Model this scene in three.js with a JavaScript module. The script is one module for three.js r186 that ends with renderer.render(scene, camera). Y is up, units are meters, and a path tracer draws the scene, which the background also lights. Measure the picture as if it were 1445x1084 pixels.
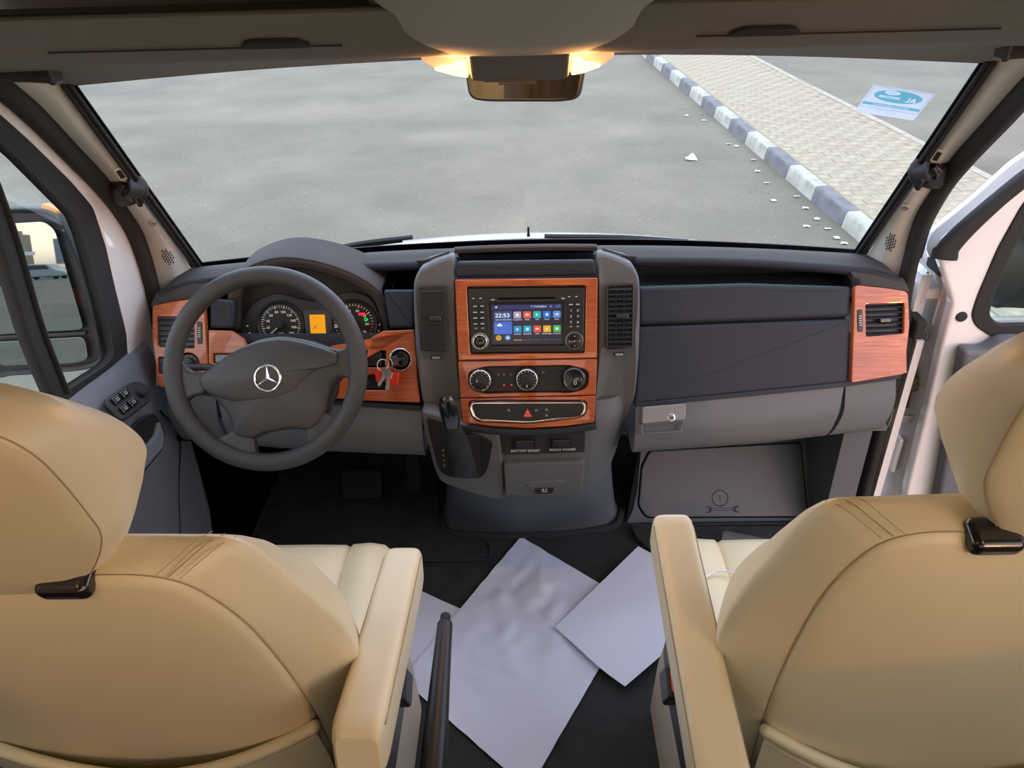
import * as THREE from 'three';
import { RoundedBoxGeometry } from 'three/addons/geometries/RoundedBoxGeometry.js';
import { mergeGeometries, mergeVertices, toCreasedNormals } from 'three/addons/utils/BufferGeometryUtils.js';
import { FontLoader } from 'three/addons/loaders/FontLoader.js';
import { TextGeometry } from 'three/addons/geometries/TextGeometry.js';
import { RectAreaLightUniformsLib } from 'three/addons/lights/RectAreaLightUniformsLib.js';

/* ---------- camera, sky, exposure ---------- */
const R = THREE.MathUtils.degToRad;
const scene = new THREE.Scene();
const camera = new THREE.PerspectiveCamera(53.09, 1445 / 1084, 0.02, 600);
camera.position.set(0, 1.5, 1.55);
camera.rotation.set(R(-31.2), R(1.384), R(-1.66), 'YXZ');
const renderer = new THREE.WebGLRenderer({ antialias: true });
renderer.toneMapping = THREE.LinearToneMapping;
renderer.toneMappingExposure = 1.0;
renderer.shadowMap.enabled = true;
RectAreaLightUniformsLib.init();
const LAMP = { dome: 0.24, rear: 13.5, rearGlow: 1.6 };
// last red light of the setting sun, low behind the van on its right
const sun = new THREE.DirectionalLight(new THREE.Color().setRGB(1, 0.30, 0.06), 0.55);
sun.name = 'sun_light'; sun.position.set(5.0, 1.3, 8.6); sun.target.position.set(0, 0, 0); sun.castShadow = true; sun.shadow.radius = 3; sun.shadow.mapSize.set(2048, 2048);
Object.assign(sun.shadow.camera, { left: -6, right: 6, top: 6, bottom: -6, near: 0.5, far: 40 }); scene.add(sun, sun.target);

// dusk sky: even grey-blue overhead, paler to the horizon, a broad low afterglow behind the van
{
  const W = 256, H = 128, d = new Float32Array(W * H * 4), mix = (a, b, t) => a.map((x, i) => x + (b[i] - x) * t);
  const S = 3.3;
  for (let j = 0; j < H; j++) for (let i = 0; i < W; i++) {
    const el = ((j + 0.5) / H - 0.5) * Math.PI, az = ((i + 0.5) / W - 0.5) * 2 * Math.PI;
    const x = Math.cos(az), z = Math.sin(az), up = Math.max(0, Math.sin(el));
    const west = Math.pow(0.5 + 0.5 * (0.20 * x + 0.98 * z), 1.6);          // sunset lies behind the van, a little to its left
    let c = mix([0.82, 0.93, 1.19], [0.81, 0.93, 1.22], Math.min(1, up * 1.3));
    const low = Math.exp(-up * 3.2);
    c = mix(c, [1.72, 1.10, 0.74], 0.9 * Math.pow(low, 0.8) * west);
    c = c.map((v) => v * S * (0.88 + 0.28 * low));
    if (el <= 0) c = [0.45, 0.43, 0.40];
    const k = (j * W + i) * 4; d[k] = c[0]; d[k + 1] = c[1]; d[k + 2] = c[2]; d[k + 3] = 1;
  }
  const t = new THREE.DataTexture(d, W, H, THREE.RGBAFormat, THREE.FloatType);
  t.mapping = THREE.EquirectangularReflectionMapping; t.magFilter = THREE.LinearFilter; t.needsUpdate = true;
  scene.background = t; scene.environment = t;
}

/* ---------- helpers ---------- */
function rng(s) { return () => { s = (s + 0x6d2b79f5) | 0; let t = Math.imul(s ^ (s >>> 15), 1 | s); t = (t + Math.imul(t ^ (t >>> 7), 61 | t)) ^ t; return ((t ^ (t >>> 14)) >>> 0) / 4294967296; }; }
const rnd = rng(11);
const counts = new Map();
function numbered(n) { const k = counts.get(n) ?? 0; counts.set(n, k + 1); return k ? n + '_' + String(k).padStart(3, '0') : n; }
const V = (a) => new THREE.Vector3(a[0], a[1], a[2]);
function tag(o, label, category, group) { o.userData.label = label; o.userData.category = category; if (group) o.userData.group = group; return o; }
function thing(name, label, category, base = [0, 0, 0], group) {
  const o = new THREE.Group(); o.name = numbered(name); o.position.set(...base); o.base = base; scene.add(o);
  return tag(o, label, category, group);
}
function struct(name, base = [0, 0, 0]) { const o = new THREE.Group(); o.name = numbered(name); o.position.set(...base); o.base = base; o.userData.kind = 'structure'; scene.add(o); return o; }
// adds a mesh; geometry is written in world coordinates and moved to the parent's base
function add(parent, name, geo, mat, label) {
  const b = parent.base ?? [0, 0, 0];
  geo = geo.clone().translate(-b[0], -b[1], -b[2]);
  const m = new THREE.Mesh(geo, mat); m.name = numbered(name); m.base = b; m.castShadow = m.receiveShadow = true;
  if (label) m.userData.label = label;
  parent.add(m); return m;
}
function solo(name, label, category, geo, mat, group) {              // a thing that is one mesh
  geo.computeBoundingBox(); const c = geo.boundingBox.getCenter(new THREE.Vector3()), b = [c.x, geo.boundingBox.min.y, c.z];
  const m = new THREE.Mesh(geo.clone().translate(-b[0], -b[1], -b[2]), mat); m.name = numbered(name); m.position.set(...b); m.base = b; m.castShadow = m.receiveShadow = true;
  scene.add(m); return tag(m, label, category, group);
}
function plain(g) { g = g.index ? g.toNonIndexed() : g; for (const k of Object.keys(g.attributes)) if (!['position', 'normal', 'uv'].includes(k)) g.deleteAttribute(k); return g; }
const merge = (...gs) => mergeGeometries(gs.flat().map(plain));
function frame(o, u, v) {                                             // local axes: u, v in the face, n out of it
  const U = V(u).normalize(), W = V(v); W.addScaledVector(U, -W.dot(U)).normalize();
  const N = new THREE.Vector3().crossVectors(U, W);
  const m = new THREE.Matrix4().makeBasis(U, W, N).setPosition(V(o));
  m.at = (a, b, c = 0) => V([a, b, c]).applyMatrix4(m).toArray();
  return m;
}
const put = (g, m) => g.applyMatrix4(m);
function roundPath(path, pts, r) {
  const n = pts.length;
  for (let i = 0; i < n; i++) {
    const p = pts[i], a = pts[(i + n - 1) % n], b = pts[(i + 1) % n], la = Math.hypot(a[0] - p[0], a[1] - p[1]), lb = Math.hypot(b[0] - p[0], b[1] - p[1]);
    const q = Math.min(p[2] ?? r, la * 0.49, lb * 0.49), s = [p[0] + (a[0] - p[0]) / la * q, p[1] + (a[1] - p[1]) / la * q], e = [p[0] + (b[0] - p[0]) / lb * q, p[1] + (b[1] - p[1]) / lb * q];
    if (i) path.lineTo(s[0], s[1]); else path.moveTo(s[0], s[1]);
    if (q > 1e-6) path.quadraticCurveTo(p[0], p[1], e[0], e[1]);
  }
  path.closePath(); return path;
}
const circlePts = (x, y, r, n = 32) => Array.from({ length: n }, (_, i) => [x + r * Math.cos(i / n * 2 * Math.PI), y + r * Math.sin(i / n * 2 * Math.PI), 0]);
function plate(pts, m, d, { r = 0.002, b = Math.min(0.0015, d * 0.4), n = 0, holes = [], seg = 2, curve = 6 } = {}) {
  const s = roundPath(new THREE.Shape(), pts, r);
  for (const h of holes) s.holes.push(roundPath(new THREE.Path(), h.pts ?? h, h.r ?? r));
  const g = new THREE.ExtrudeGeometry(s, { depth: d - 2 * b, bevelEnabled: b > 0, bevelSize: b, bevelThickness: b, bevelOffset: -b, bevelSegments: seg, curveSegments: curve });
  g.translate(0, 0, n + b); return put(plain(g), m);
}
const rect = (x0, y0, x1, y1) => [[x0, y0], [x1, y0], [x1, y1], [x0, y1]];
function box(w, h, d, r = 0.004, m, at = [0, 0, 0], rot) {
  const g = new RoundedBoxGeometry(w, h, d, 2, Math.min(r, w / 2.01, h / 2.01, d / 2.01));
  if (rot) g.applyMatrix4(new THREE.Matrix4().makeRotationFromEuler(new THREE.Euler(...rot)));
  g.translate(...at); return plain(m ? put(g, m) : g);
}
function turned(profile, m, u = 0, v = 0, seg = 40) {                 // profile [[radius, n], ...] turned about the frame's n axis
  const g = new THREE.LatheGeometry(profile.map((p) => new THREE.Vector2(Math.max(p[0], 1e-5), p[1])), seg);
  g.rotateX(Math.PI / 2); g.translate(u, v, 0); return plain(m ? put(g, m) : g);
}
function tube(pts, r, { closed = false, seg = pts.length * 6, rad = 10, tension = 0.5 } = {}) {
  const c = new THREE.CatmullRomCurve3(pts.map(V), closed, 'catmullrom', tension);
  const g = [plain(new THREE.TubeGeometry(c, seg, r, rad, closed))];
  if (!closed) for (const p of [pts[0], pts[pts.length - 1]]) g.push(plain(new THREE.SphereGeometry(r, rad, 6).translate(...p)));
  return merge(g);
}
const spline = (pts, n, closed = false, tension = 0.5) => { const c = new THREE.CatmullRomCurve3(pts.map(V), closed, 'catmullrom', tension); return Array.from({ length: closed ? n : n + 1 }, (_, i) => c.getPoint(i / n)); };
// a flat-oval band swept along pts: half-width a across the path in the plane whose normal is N, half-thickness b along N
function band(pts, N, a, b, { n = pts.length * 6, closed = false, power = 3, rad = 14 } = {}) {
  const P = spline(pts, n, closed), nn = V(N).normalize(), rings = [];
  for (let i = 0; i < P.length; i++) {
    const t = P[closed ? (i + 1) % P.length : Math.min(i + 1, P.length - 1)].clone().sub(P[closed ? (i + P.length - 1) % P.length : Math.max(i - 1, 0)]).normalize(), s = new THREE.Vector3().crossVectors(t, nn).normalize(), up = new THREE.Vector3().crossVectors(s, t).normalize();
    const f = i / (P.length - 1), A = typeof a === 'function' ? a(f) : a, B = typeof b === 'function' ? b(f) : b;
    rings.push(Array.from({ length: rad }, (_, k) => { const w = k / rad * 2 * Math.PI, c = Math.cos(w), q = Math.sin(w); return P[i].clone().addScaledVector(s, A * Math.sign(c) * Math.pow(Math.abs(c), 2 / power)).addScaledVector(up, B * Math.sign(q) * Math.pow(Math.abs(q), 2 / power)); }));
  }
  return loft(rings, { caps: !closed, around: closed });
}
// rings of equal length, skinned smoothly
function loft(rings, { caps = true, around = false, crease = 0 } = {}) {
  const n = rings[0].length, pos = [], idx = [], uv = [];
  let vv = 0;
  rings.forEach((r, j) => { if (j) vv += r[0].distanceTo(rings[j - 1][0]); let uu = 0; for (let i = 0; i <= n; i++) { const p = r[i % n]; if (i) uu += p.distanceTo(r[i - 1]); pos.push(p.x, p.y, p.z); uv.push(uu, vv); } });
  const m = rings.length, w = n + 1;
  for (let j = 0; j < (around ? m : m - 1); j++) for (let i = 0; i < n; i++) { const a = j * w + i, b = ((j + 1) % m) * w + i; idx.push(a, b, a + 1, b, b + 1, a + 1); }
  const parts = [];
  const g = new THREE.BufferGeometry(); g.setAttribute('position', new THREE.Float32BufferAttribute(pos, 3)); g.setAttribute('uv', new THREE.Float32BufferAttribute(uv, 2)); g.setIndex(idx);
  const wi = idx.map((k) => { const j = Math.floor(k / w), i = k % w; return j * w + (i === n ? 0 : i); }), wd = new THREE.BufferGeometry();   // normals across the join
  wd.setAttribute('position', new THREE.Float32BufferAttribute(pos, 3)); wd.setIndex(wi); wd.computeVertexNormals();
  const nor = Array.from(wd.attributes.normal.array); for (let j = 0; j < m; j++) for (let a = 0; a < 3; a++) nor[(j * w + n) * 3 + a] = nor[j * w * 3 + a];
  g.setAttribute('normal', new THREE.Float32BufferAttribute(nor, 3)); parts.push(g);
  if (caps) for (const [r, flip] of [[rings[0], false], [rings[m - 1], true]]) {
    const c = r.reduce((s, p) => s.add(p), new THREE.Vector3()).divideScalar(n), q = [c.x, c.y, c.z], t = [0, 0], ii = [];
    for (const p of r) { q.push(p.x, p.y, p.z); t.push(p.x - c.x, p.y - c.y); }
    for (let i = 0; i < n; i++) flip ? ii.push(0, 1 + i, 1 + (i + 1) % n) : ii.push(0, 1 + (i + 1) % n, 1 + i);
    const k = new THREE.BufferGeometry(); k.setAttribute('position', new THREE.Float32BufferAttribute(q, 3)); k.setAttribute('uv', new THREE.Float32BufferAttribute(t, 2)); k.setIndex(ii); k.computeVertexNormals(); parts.push(k);
  }
  return merge(parts);
}
// rows of control points -> smooth sheet with thickness t (grown away from its front, which faces dir)
function surf(rows, t, dir, { nu = 24, nv = 10, lin = false } = {}) {
  const byRow = rows.map((r) => lin === 'both' ? linear(r, nu) : spline(r, nu)), grid = [];
  for (let i = 0; i <= nu; i++) grid.push(rows.length === 2 || lin ? linear(byRow.map((r) => r[i].toArray()), nv) : spline(byRow.map((r) => r[i].toArray()), nv));
  const pos = [], uv = [], idx = [], w = nu + 1;
  for (let j = 0; j <= nv; j++) for (let i = 0; i <= nu; i++) { const p = grid[i][j]; pos.push(p.x, p.y, p.z); uv.push(i ? uv[uv.length - 2] + p.distanceTo(grid[i - 1][j]) : 0, j ? uv[(j - 1) * w * 2 + i * 2 + 1] + p.distanceTo(grid[i][j - 1]) : 0); }
  for (let j = 0; j < nv; j++) for (let i = 0; i < nu; i++) { const a = j * w + i; idx.push(a, a + 1, a + w, a + 1, a + w + 1, a + w); }
  const g = new THREE.BufferGeometry(); g.setAttribute('position', new THREE.Float32BufferAttribute(pos, 3)); g.setAttribute('uv', new THREE.Float32BufferAttribute(uv, 2)); g.setIndex(idx); g.computeVertexNormals();
  const N = g.attributes.normal; let s = 0; const D = V(dir);
  for (let i = 0; i < N.count; i++) s += N.getX(i) * D.x + N.getY(i) * D.y + N.getZ(i) * D.z;
  if (s < 0) { for (let k = 0; k < idx.length; k += 3) [idx[k + 1], idx[k + 2]] = [idx[k + 2], idx[k + 1]]; g.setIndex(idx); g.computeVertexNormals(); }
  const back = g.clone(), B = back.attributes.position, nn = g.attributes.normal;
  for (let i = 0; i < B.count; i++) B.setXYZ(i, B.getX(i) - nn.getX(i) * t, B.getY(i) - nn.getY(i) * t, B.getZ(i) - nn.getZ(i) * t);
  const bi = idx.slice(); for (let k = 0; k < bi.length; k += 3) [bi[k + 1], bi[k + 2]] = [bi[k + 2], bi[k + 1]]; back.setIndex(bi); back.computeVertexNormals();
  const rim = []; for (let i = 0; i < nu; i++) rim.push([i, i + 1]); for (let j = 0; j < nv; j++) rim.push([j * w + nu, (j + 1) * w + nu]); for (let i = nu; i > 0; i--) rim.push([nv * w + i, nv * w + i - 1]); for (let j = nv; j > 0; j--) rim.push([j * w, (j - 1) * w]);
  const q = [], P = g.attributes.position;
  const pt = (at, k) => q.push(at.getX(k), at.getY(k), at.getZ(k));
  for (const [a, b] of rim) { const o = s < 0; for (const [at, k] of o ? [[P, a], [P, b], [B, a], [P, b], [B, b], [B, a]] : [[P, a], [B, a], [P, b], [P, b], [B, a], [B, b]]) pt(at, k); }
  const e = new THREE.BufferGeometry(); e.setAttribute('position', new THREE.Float32BufferAttribute(q, 3)); e.setAttribute('uv', new THREE.Float32BufferAttribute(new Float32Array(q.length / 3 * 2), 2)); e.computeVertexNormals();
  return merge(g, back, e);
}
function linear(r, n) { const p = r.map(V), m = p.length - 1; return Array.from({ length: n + 1 }, (_, i) => { const f = i / n * m, k = Math.min(Math.floor(f), m - 1); return p[k].clone().lerp(p[k + 1], f - k); }); }
const mx = (pts) => pts.map((p) => [-p[0], p[1], p[2]]);
const font = await new FontLoader().loadAsync('fonts/droid/droid_sans_bold.typeface.json');
function text(s, size, m, u, v, n, h = 0.0006) { const g = new TextGeometry(s, { font, size, depth: h, curveSegments: 3, bevelEnabled: false }); g.computeBoundingBox(); const b = g.boundingBox; g.translate(u - (b.min.x + b.max.x) / 2, v - (b.min.y + b.max.y) / 2, n); return put(plain(g), m); }
const quad = (w, h, m, u, v, n, d = 0.001) => box(w, h, d, 0.0004, m, [u, v, n]);
// flat print: a face with 0..1 uv on the front of a thin plate
function print(w, h, m, u, v, n) { const g = new THREE.PlaneGeometry(w, h); g.translate(u, v, n); return put(plain(g), m); }

/* ---------- textures ---------- */
function hash2(x, y, s) { let h = Math.imul(x, 374761393) + Math.imul(y, 668265263) + Math.imul(s, 974634777); h = Math.imul(h ^ (h >>> 13), 1274126177); return ((h ^ (h >>> 16)) >>> 0) / 4294967296; }
function vnoise(x, y, per, s) { const xi = Math.floor(x), yi = Math.floor(y), fx = x - xi, fy = y - yi, u = fx * fx * (3 - 2 * fx), v = fy * fy * (3 - 2 * fy), w = (a) => ((a % per) + per) % per; const a = hash2(w(xi), w(yi), s), b = hash2(w(xi + 1), w(yi), s), c = hash2(w(xi), w(yi + 1), s), d = hash2(w(xi + 1), w(yi + 1), s); return a + (b - a) * u + (c - a) * v + (a - b - c + d) * u * v; }
function fbm(u, v, per, oct, s) { let t = 0, k = 0.5, sum = 0; for (let o = 0; o < oct; o++) { t += k * vnoise(u * per, v * per, per, s + o); sum += k; k *= 0.55; per *= 2; } return t / sum; }
function pixmap(N, f, srgb = true, M = N) {
  const d = new Uint8Array(N * M * 4);
  for (let j = 0; j < M; j++) for (let i = 0; i < N; i++) { const c = f((i + 0.5) / N, (j + 0.5) / M), k = (j * N + i) * 4; for (let a = 0; a < 3; a++) d[k + a] = Math.max(0, Math.min(255, Math.round((Array.isArray(c) ? c[a] : c) * 255))); d[k + 3] = 255; }
  const t = new THREE.DataTexture(d, N, M); t.wrapS = t.wrapT = THREE.RepeatWrapping; t.magFilter = THREE.LinearFilter; if (srgb) t.colorSpace = THREE.SRGBColorSpace; t.needsUpdate = true; return t;
}
const rep = (t, u, v = u) => { const c = t.clone(); c.repeat.set(u, v); c.needsUpdate = true; return c; };
function canvas(w, h, draw) { const c = document.createElement('canvas'); c.width = w; c.height = h; draw(c.getContext('2d'), w, h); const t = new THREE.CanvasTexture(c); t.colorSpace = THREE.SRGBColorSpace; t.magFilter = THREE.LinearFilter; return t; }

const T = {};
T.grain = pixmap(256, (u, v) => 0.55 * fbm(u, v, 32, 3, 5) + 0.45 * Math.abs(2 * fbm(u, v, 24, 2, 9) - 1), false);
T.skin = pixmap(512, (u, v) => { const a = Math.abs(2 * fbm(u, v, 40, 3, 21) - 1), b = Math.abs(2 * fbm(u, v, 57, 2, 25) - 1); return 0.25 + 0.75 * Math.pow(Math.min(a, b) * 2.2, 0.5); }, false);
T.weave = pixmap(256, (u, v) => 0.3 + 0.5 * fbm(u, v, 64, 2, 3) + 0.2 * fbm(u, v, 8, 3, 4), false);
T.wood = pixmap(1024, (u, v) => {
  const wv = v + 0.012 * (fbm(u, v, 3, 3, 40) - 0.5), l = fbm(u * 0.999, wv, 4, 2, 41), f = vnoise(u * 6, wv * 160, 640, 42), ff = vnoise(u * 14, wv * 420, 1680, 43), s = 0.80 + 0.24 * l + 0.20 * (f - 0.5) + 0.12 * (ff - 0.5);
  return [0.735 * s, 0.40 * s * s, 0.19 * s * s];
});
T.asphalt = pixmap(2048, (u, v) => {
  const big = fbm(u, v, 3, 4, 60), mid = fbm(u, v, 24, 4, 61), fine = hash2(Math.floor(u * 2048), Math.floor(v * 2048), 62);
  const streak = fbm(u * 0.999, v, 5, 3, 63), worn = vnoise(u * 4, v * 22, 44, 64);
  let s = 0.395 + 0.075 * (big - 0.5) + 0.08 * (mid - 0.5) + 0.065 * (fine - 0.5) + 0.05 * (streak - 0.5) + 0.035 * (worn - 0.5);
  const crack = Math.abs(fbm(u, v, 6, 5, 65) - 0.5); if (crack < 0.0012) s -= 0.02; const sp = hash2(Math.floor(u * 680), Math.floor(v * 680), 66); if (sp > 0.9965) s += 0.07; else if (sp < 0.002) s -= 0.06;
  return [s * 1.035, s * 1.0, s * 0.86];
});
T.concrete = pixmap(512, (u, v) => { const s = 0.86 + 0.22 * (fbm(u, v, 5, 5, 70) - 0.5) + 0.10 * (hash2(Math.floor(u * 512), Math.floor(v * 512), 71) - 0.5); return [s, s, s]; });
T.scuff = pixmap(512, (u, v) => { const a = fbm(u, v, 6, 5, 80), s = 0.90 + 0.30 * (a - 0.5) + 0.06 * (hash2(Math.floor(u * 512), Math.floor(v * 512), 81) - 0.5); return [s, s, s]; });
T.carpet = pixmap(512, (u, v) => { const f = hash2(Math.floor(u * 512), Math.floor(v * 512), 90), s = 0.6 + 0.5 * f + 0.35 * (fbm(u, v, 6, 4, 91) - 0.5); return [s, s, s]; });

/* ---------- materials ---------- */
const std = (o) => new THREE.MeshStandardMaterial(o), phy = (o) => new THREE.MeshPhysicalMaterial(o), rgb = (r, g, b) => new THREE.Color().setRGB(r, g, b);
const grain = { bumpMap: rep(T.grain, 18), bumpScale: 0.0003 };
const M = {
  grey: phy({ color: rgb(0.115, 0.122, 0.13), roughness: 0.6, specularIntensity: 0.6, ...grain }),
  greyDoor: std({ color: rgb(0.16, 0.17, 0.195), roughness: 0.55, ...grain }),
  dark: phy({ color: rgb(0.022, 0.027, 0.036), roughness: 0.6, specularIntensity: 0.5, ...grain }),
  darkPad: phy({ color: rgb(0.052, 0.048, 0.046), roughness: 0.85, specularIntensity: 0.6, ...grain }),
  black: std({ color: rgb(0.012, 0.012, 0.013), roughness: 0.42 }),
  blackMatt: std({ color: rgb(0.020, 0.020, 0.021), roughness: 0.85 }),
  felt: std({ color: rgb(0.060, 0.062, 0.066), roughness: 1, bumpMap: rep(T.weave, 10), bumpScale: 0.001 }),
  gloss: phy({ color: rgb(0.008, 0.008, 0.009), roughness: 0.25, clearcoat: 0.6, clearcoatRoughness: 0.08 }),
  rubber: std({ color: rgb(0.016, 0.016, 0.017), roughness: 0.8, bumpMap: rep(T.grain, 30), bumpScale: 0.0004 }),
  wheel: std({ color: rgb(0.032, 0.034, 0.037), roughness: 0.45, bumpMap: rep(T.grain, 30), bumpScale: 0.0003 }),
  wood: phy({ map: rep(T.wood, 3.0), roughness: 0.4, clearcoat: 0.6, clearcoatRoughness: 0.03 }),
  chrome: std({ color: rgb(0.8, 0.8, 0.8), metalness: 1, roughness: 0.12 }),
  steel: std({ color: rgb(0.55, 0.55, 0.54), metalness: 1, roughness: 0.3 }),
  vinyl: phy({ color: rgb(0.67, 0.595, 0.395), roughness: 0.42, bumpMap: rep(T.skin, 6), bumpScale: 0.00008, clearcoat: 0.15, clearcoatRoughness: 0.35 }),
  stitch: std({ color: rgb(0.36, 0.28, 0.17), roughness: 0.8 }),
  pillar: std({ color: rgb(0.50, 0.505, 0.475), roughness: 0.7, ...grain }),
  header: std({ color: rgb(0.15, 0.135, 0.115), roughness: 0.8, ...grain }),
  cloth: std({ color: rgb(0.32, 0.30, 0.275), roughness: 1, bumpMap: rep(T.weave, 12), bumpScale: 0.0008 }),
  lampBody: std({ color: rgb(0.10, 0.095, 0.085), roughness: 0.6, ...grain }),
  paint: phy({ color: rgb(0.80, 0.80, 0.80), roughness: 0.35, clearcoat: 1, clearcoatRoughness: 0.04 }),
  paintDirty: phy({ color: rgb(0.62, 0.60, 0.58), map: rep(T.scuff, 3), roughness: 0.5 }),
  carpet: std({ color: rgb(0.045, 0.050, 0.053), map: rep(T.carpet, 4), roughness: 1, bumpMap: rep(T.weave, 20), bumpScale: 0.0012 }),
  mat: std({ color: rgb(0.042, 0.046, 0.05), map: rep(T.carpet, 5), roughness: 0.95, bumpMap: rep(T.weave, 24), bumpScale: 0.001 }),
  toe: std({ color: rgb(0.095, 0.112, 0.132), roughness: 0.6, ...grain }),
  paper: std({ color: rgb(0.76, 0.82, 0.98), roughness: 0.85, side: THREE.DoubleSide }),
  glass: phy({ color: rgb(0.96, 0.985, 0.97), roughness: 0, transmission: 1, thickness: 0, ior: 1.5, specularIntensity: 0.35 }),
  sideGlass: phy({ color: rgb(0.80, 0.88, 0.84), roughness: 0, transmission: 1, thickness: 0, ior: 1.5, specularIntensity: 0.5 }),
  mirror: std({ color: rgb(0.27, 0.31, 0.31), metalness: 1, roughness: 0.01 }),
  cabinMirror: std({ color: rgb(0.55, 0.53, 0.5), metalness: 1, roughness: 0.02 }),
  bracket: std({ color: rgb(0.013, 0.016, 0.017), roughness: 0.6 }),
  asphalt: std({ map: rep(T.asphalt, 1 / 14), roughness: 0.92 }),
  white: std({ color: rgb(0.8, 0.8, 0.8), roughness: 0.6 }),
  red: std({ color: rgb(0.55, 0.02, 0.015), roughness: 0.4 }),
  metalGrey: std({ color: rgb(0.30, 0.29, 0.28), roughness: 0.5, metalness: 0.3 }),
  label: std({ color: rgb(0.6, 0.6, 0.6), roughness: 0.6 }),
  wall: std({ color: rgb(0.30, 0.26, 0.20), roughness: 0.9 }),
  brown: std({ color: rgb(0.17, 0.125, 0.08), map: rep(T.scuff, 2), roughness: 0.9 }),
  curtain: std({ color: rgb(0.62, 0.53, 0.40), roughness: 0.95 }),
};
/* ---------- ground, pavement ---------- */
const GY = -0.65;
function metreUV(g, a, b) { g = plain(g); const p = g.attributes.position, u = new Float32Array(p.count * 2); const f = { x: 'getX', y: 'getY', z: 'getZ' }; for (let i = 0; i < p.count; i++) { u[i * 2] = p[f[a]](i); u[i * 2 + 1] = p[f[b]](i); } g.setAttribute('uv', new THREE.BufferAttribute(u, 2)); return g; }
const slab = (x0, x1, y0, y1, z0, z1) => new THREE.BoxGeometry(x1 - x0, y1 - y0, z1 - z0).translate((x0 + x1) / 2, (y0 + y1) / 2, (z0 + z1) / 2);
{
  const g = struct('ground', [0, GY, 0]); g.userData.label = 'grey worn asphalt of the wide car park around the van'; g.userData.category = 'asphalt';
  add(g, 'asphalt', metreUV(slab(-150, 150, GY - 0.3, GY, -60, 220), 'x', 'z'), M.asphalt);

  const pv = struct('pavement', [2.668, GY, 0]); pv.userData.label = 'raised strip of beige interlocking pavers between two kerbs'; pv.userData.category = 'pavement';
  const turn = R(2.377); pv.rotation.y = turn; pv.base = [0, 0, 0];
  const toWorld = (x, y, z) => V([x, y, z]).applyAxisAngle(new THREE.Vector3(0, 1, 0), turn).add(new THREE.Vector3(2.668, GY, 0));
  const cam = camera.clone(); cam.updateMatrixWorld(true); cam.updateProjectionMatrix();
  const bed = std({ color: rgb(0.31, 0.275, 0.19), map: rep(T.concrete, 0.8), roughness: 1 });
  add(pv, 'paver_bed', metreUV(slab(0.1, 1.6, 0.0, 0.1265, -40, 12), 'x', 'z'), bed);
  const white = std({ color: rgb(0.40, 0.42, 0.365), map: rep(T.scuff, 1.6), roughness: 0.85 }), darkK = std({ color: rgb(0.155, 0.165, 0.172), map: rep(T.scuff, 1.3), roughness: 0.85 }), pale = std({ color: rgb(0.40, 0.37, 0.30), map: rep(T.concrete, 2), roughness: 0.9 });
  const stone = (() => { const s = new THREE.Shape(); s.moveTo(0, -0.03); s.lineTo(0.022, 0.105); s.quadraticCurveTo(0.026, 0.126, 0.048, 0.128); s.lineTo(0.128, 0.130); s.lineTo(0.132, -0.03); s.closePath(); const g = new THREE.ExtrudeGeometry(s, { depth: 0.642, bevelEnabled: true, bevelSize: 0.004, bevelThickness: 0.004, bevelOffset: -0.004, bevelSegments: 1, curveSegments: 4 }); return plain(g.translate(0, 0, 0.004)); })();
  for (let k = -18; k < 32; k++) {
    const z = -4.317 - 0.655 * (k + 1), m = new THREE.Mesh(stone, ((k % 2) + 2) % 2 ? white : darkK); m.name = numbered('kerb_stone'); m.position.set(0, (rnd() - 0.5) * 0.006, z); m.rotation.y = (rnd() - 0.5) * 0.006; m.castShadow = m.receiveShadow = true; pv.add(m);
  }
  for (let k = -10; k < 26; k++) { const m = new THREE.Mesh(stone, pale); m.name = numbered('kerb_stone'); m.position.set(1.66, (rnd() - 0.5) * 0.006, -4.0 - 0.655 * k); m.rotation.y = Math.PI; m.castShadow = m.receiveShadow = true; pv.add(m); }
  // pavers, 0.22 x 0.12 m, in running bond
  const tones = [[0.385, 0.35, 0.245], [0.376, 0.341, 0.237], [0.393, 0.358, 0.252], [0.368, 0.333, 0.232]].map((c, i) => std({ color: rgb(...c), map: rep(T.concrete, 3 + i * 0.7), roughness: 0.95 }));
  const pg = (w) => metreUV(box(w, 0.05, 0.115, 0.005), 'x', 'z'), whole = pg(0.215), half = pg(0.105);
  const spots = [];
  for (let r = 0; r < 330; r++) {
    const z = 4 - 0.12 * r, off = r % 2 ? 0.11 : 0;
    for (let x = 0.14 + 0.11 - off; x < 1.53; x += 0.22) {
      const cut = x < 0.2 ? 1 : x > 1.45 ? 2 : 0, px = cut === 1 ? 0.14 + 0.055 : x;
      if (cut === 2 && off === 0) continue;
      const w = toWorld(px, 0.13, z), q = w.clone().project(cam), dist = w.distanceTo(camera.position);
      spots.push({ x: px, z, cut, dist, seen: Math.abs(q.x) < 1.02 && Math.abs(q.y) < 1.05 && q.z < 1 && (z < -3.6 || z > -2.2) });
    }
  }
  const near = spots.filter((s) => s.seen).sort((a, b) => a.dist - b.dist).slice(0, 300), set = new Set(near);
  for (const s of near) { const m = new THREE.Mesh(s.cut ? half : whole, tones[Math.floor(rnd() * 4)]); m.name = numbered('paver'); m.position.set(s.x, 0.104 + rnd() * 0.004, s.z); m.rotation.set((rnd() - 0.5) * 0.01, (rnd() - 0.5) * 0.02, (rnd() - 0.5) * 0.01); m.castShadow = m.receiveShadow = true; pv.add(m); }
  const rest = spots.filter((s) => !set.has(s)), im = new THREE.InstancedMesh(whole, std({ color: rgb(1, 1, 1), map: rep(T.concrete, 3), roughness: 0.95 }), rest.length), mm = new THREE.Matrix4();
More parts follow.
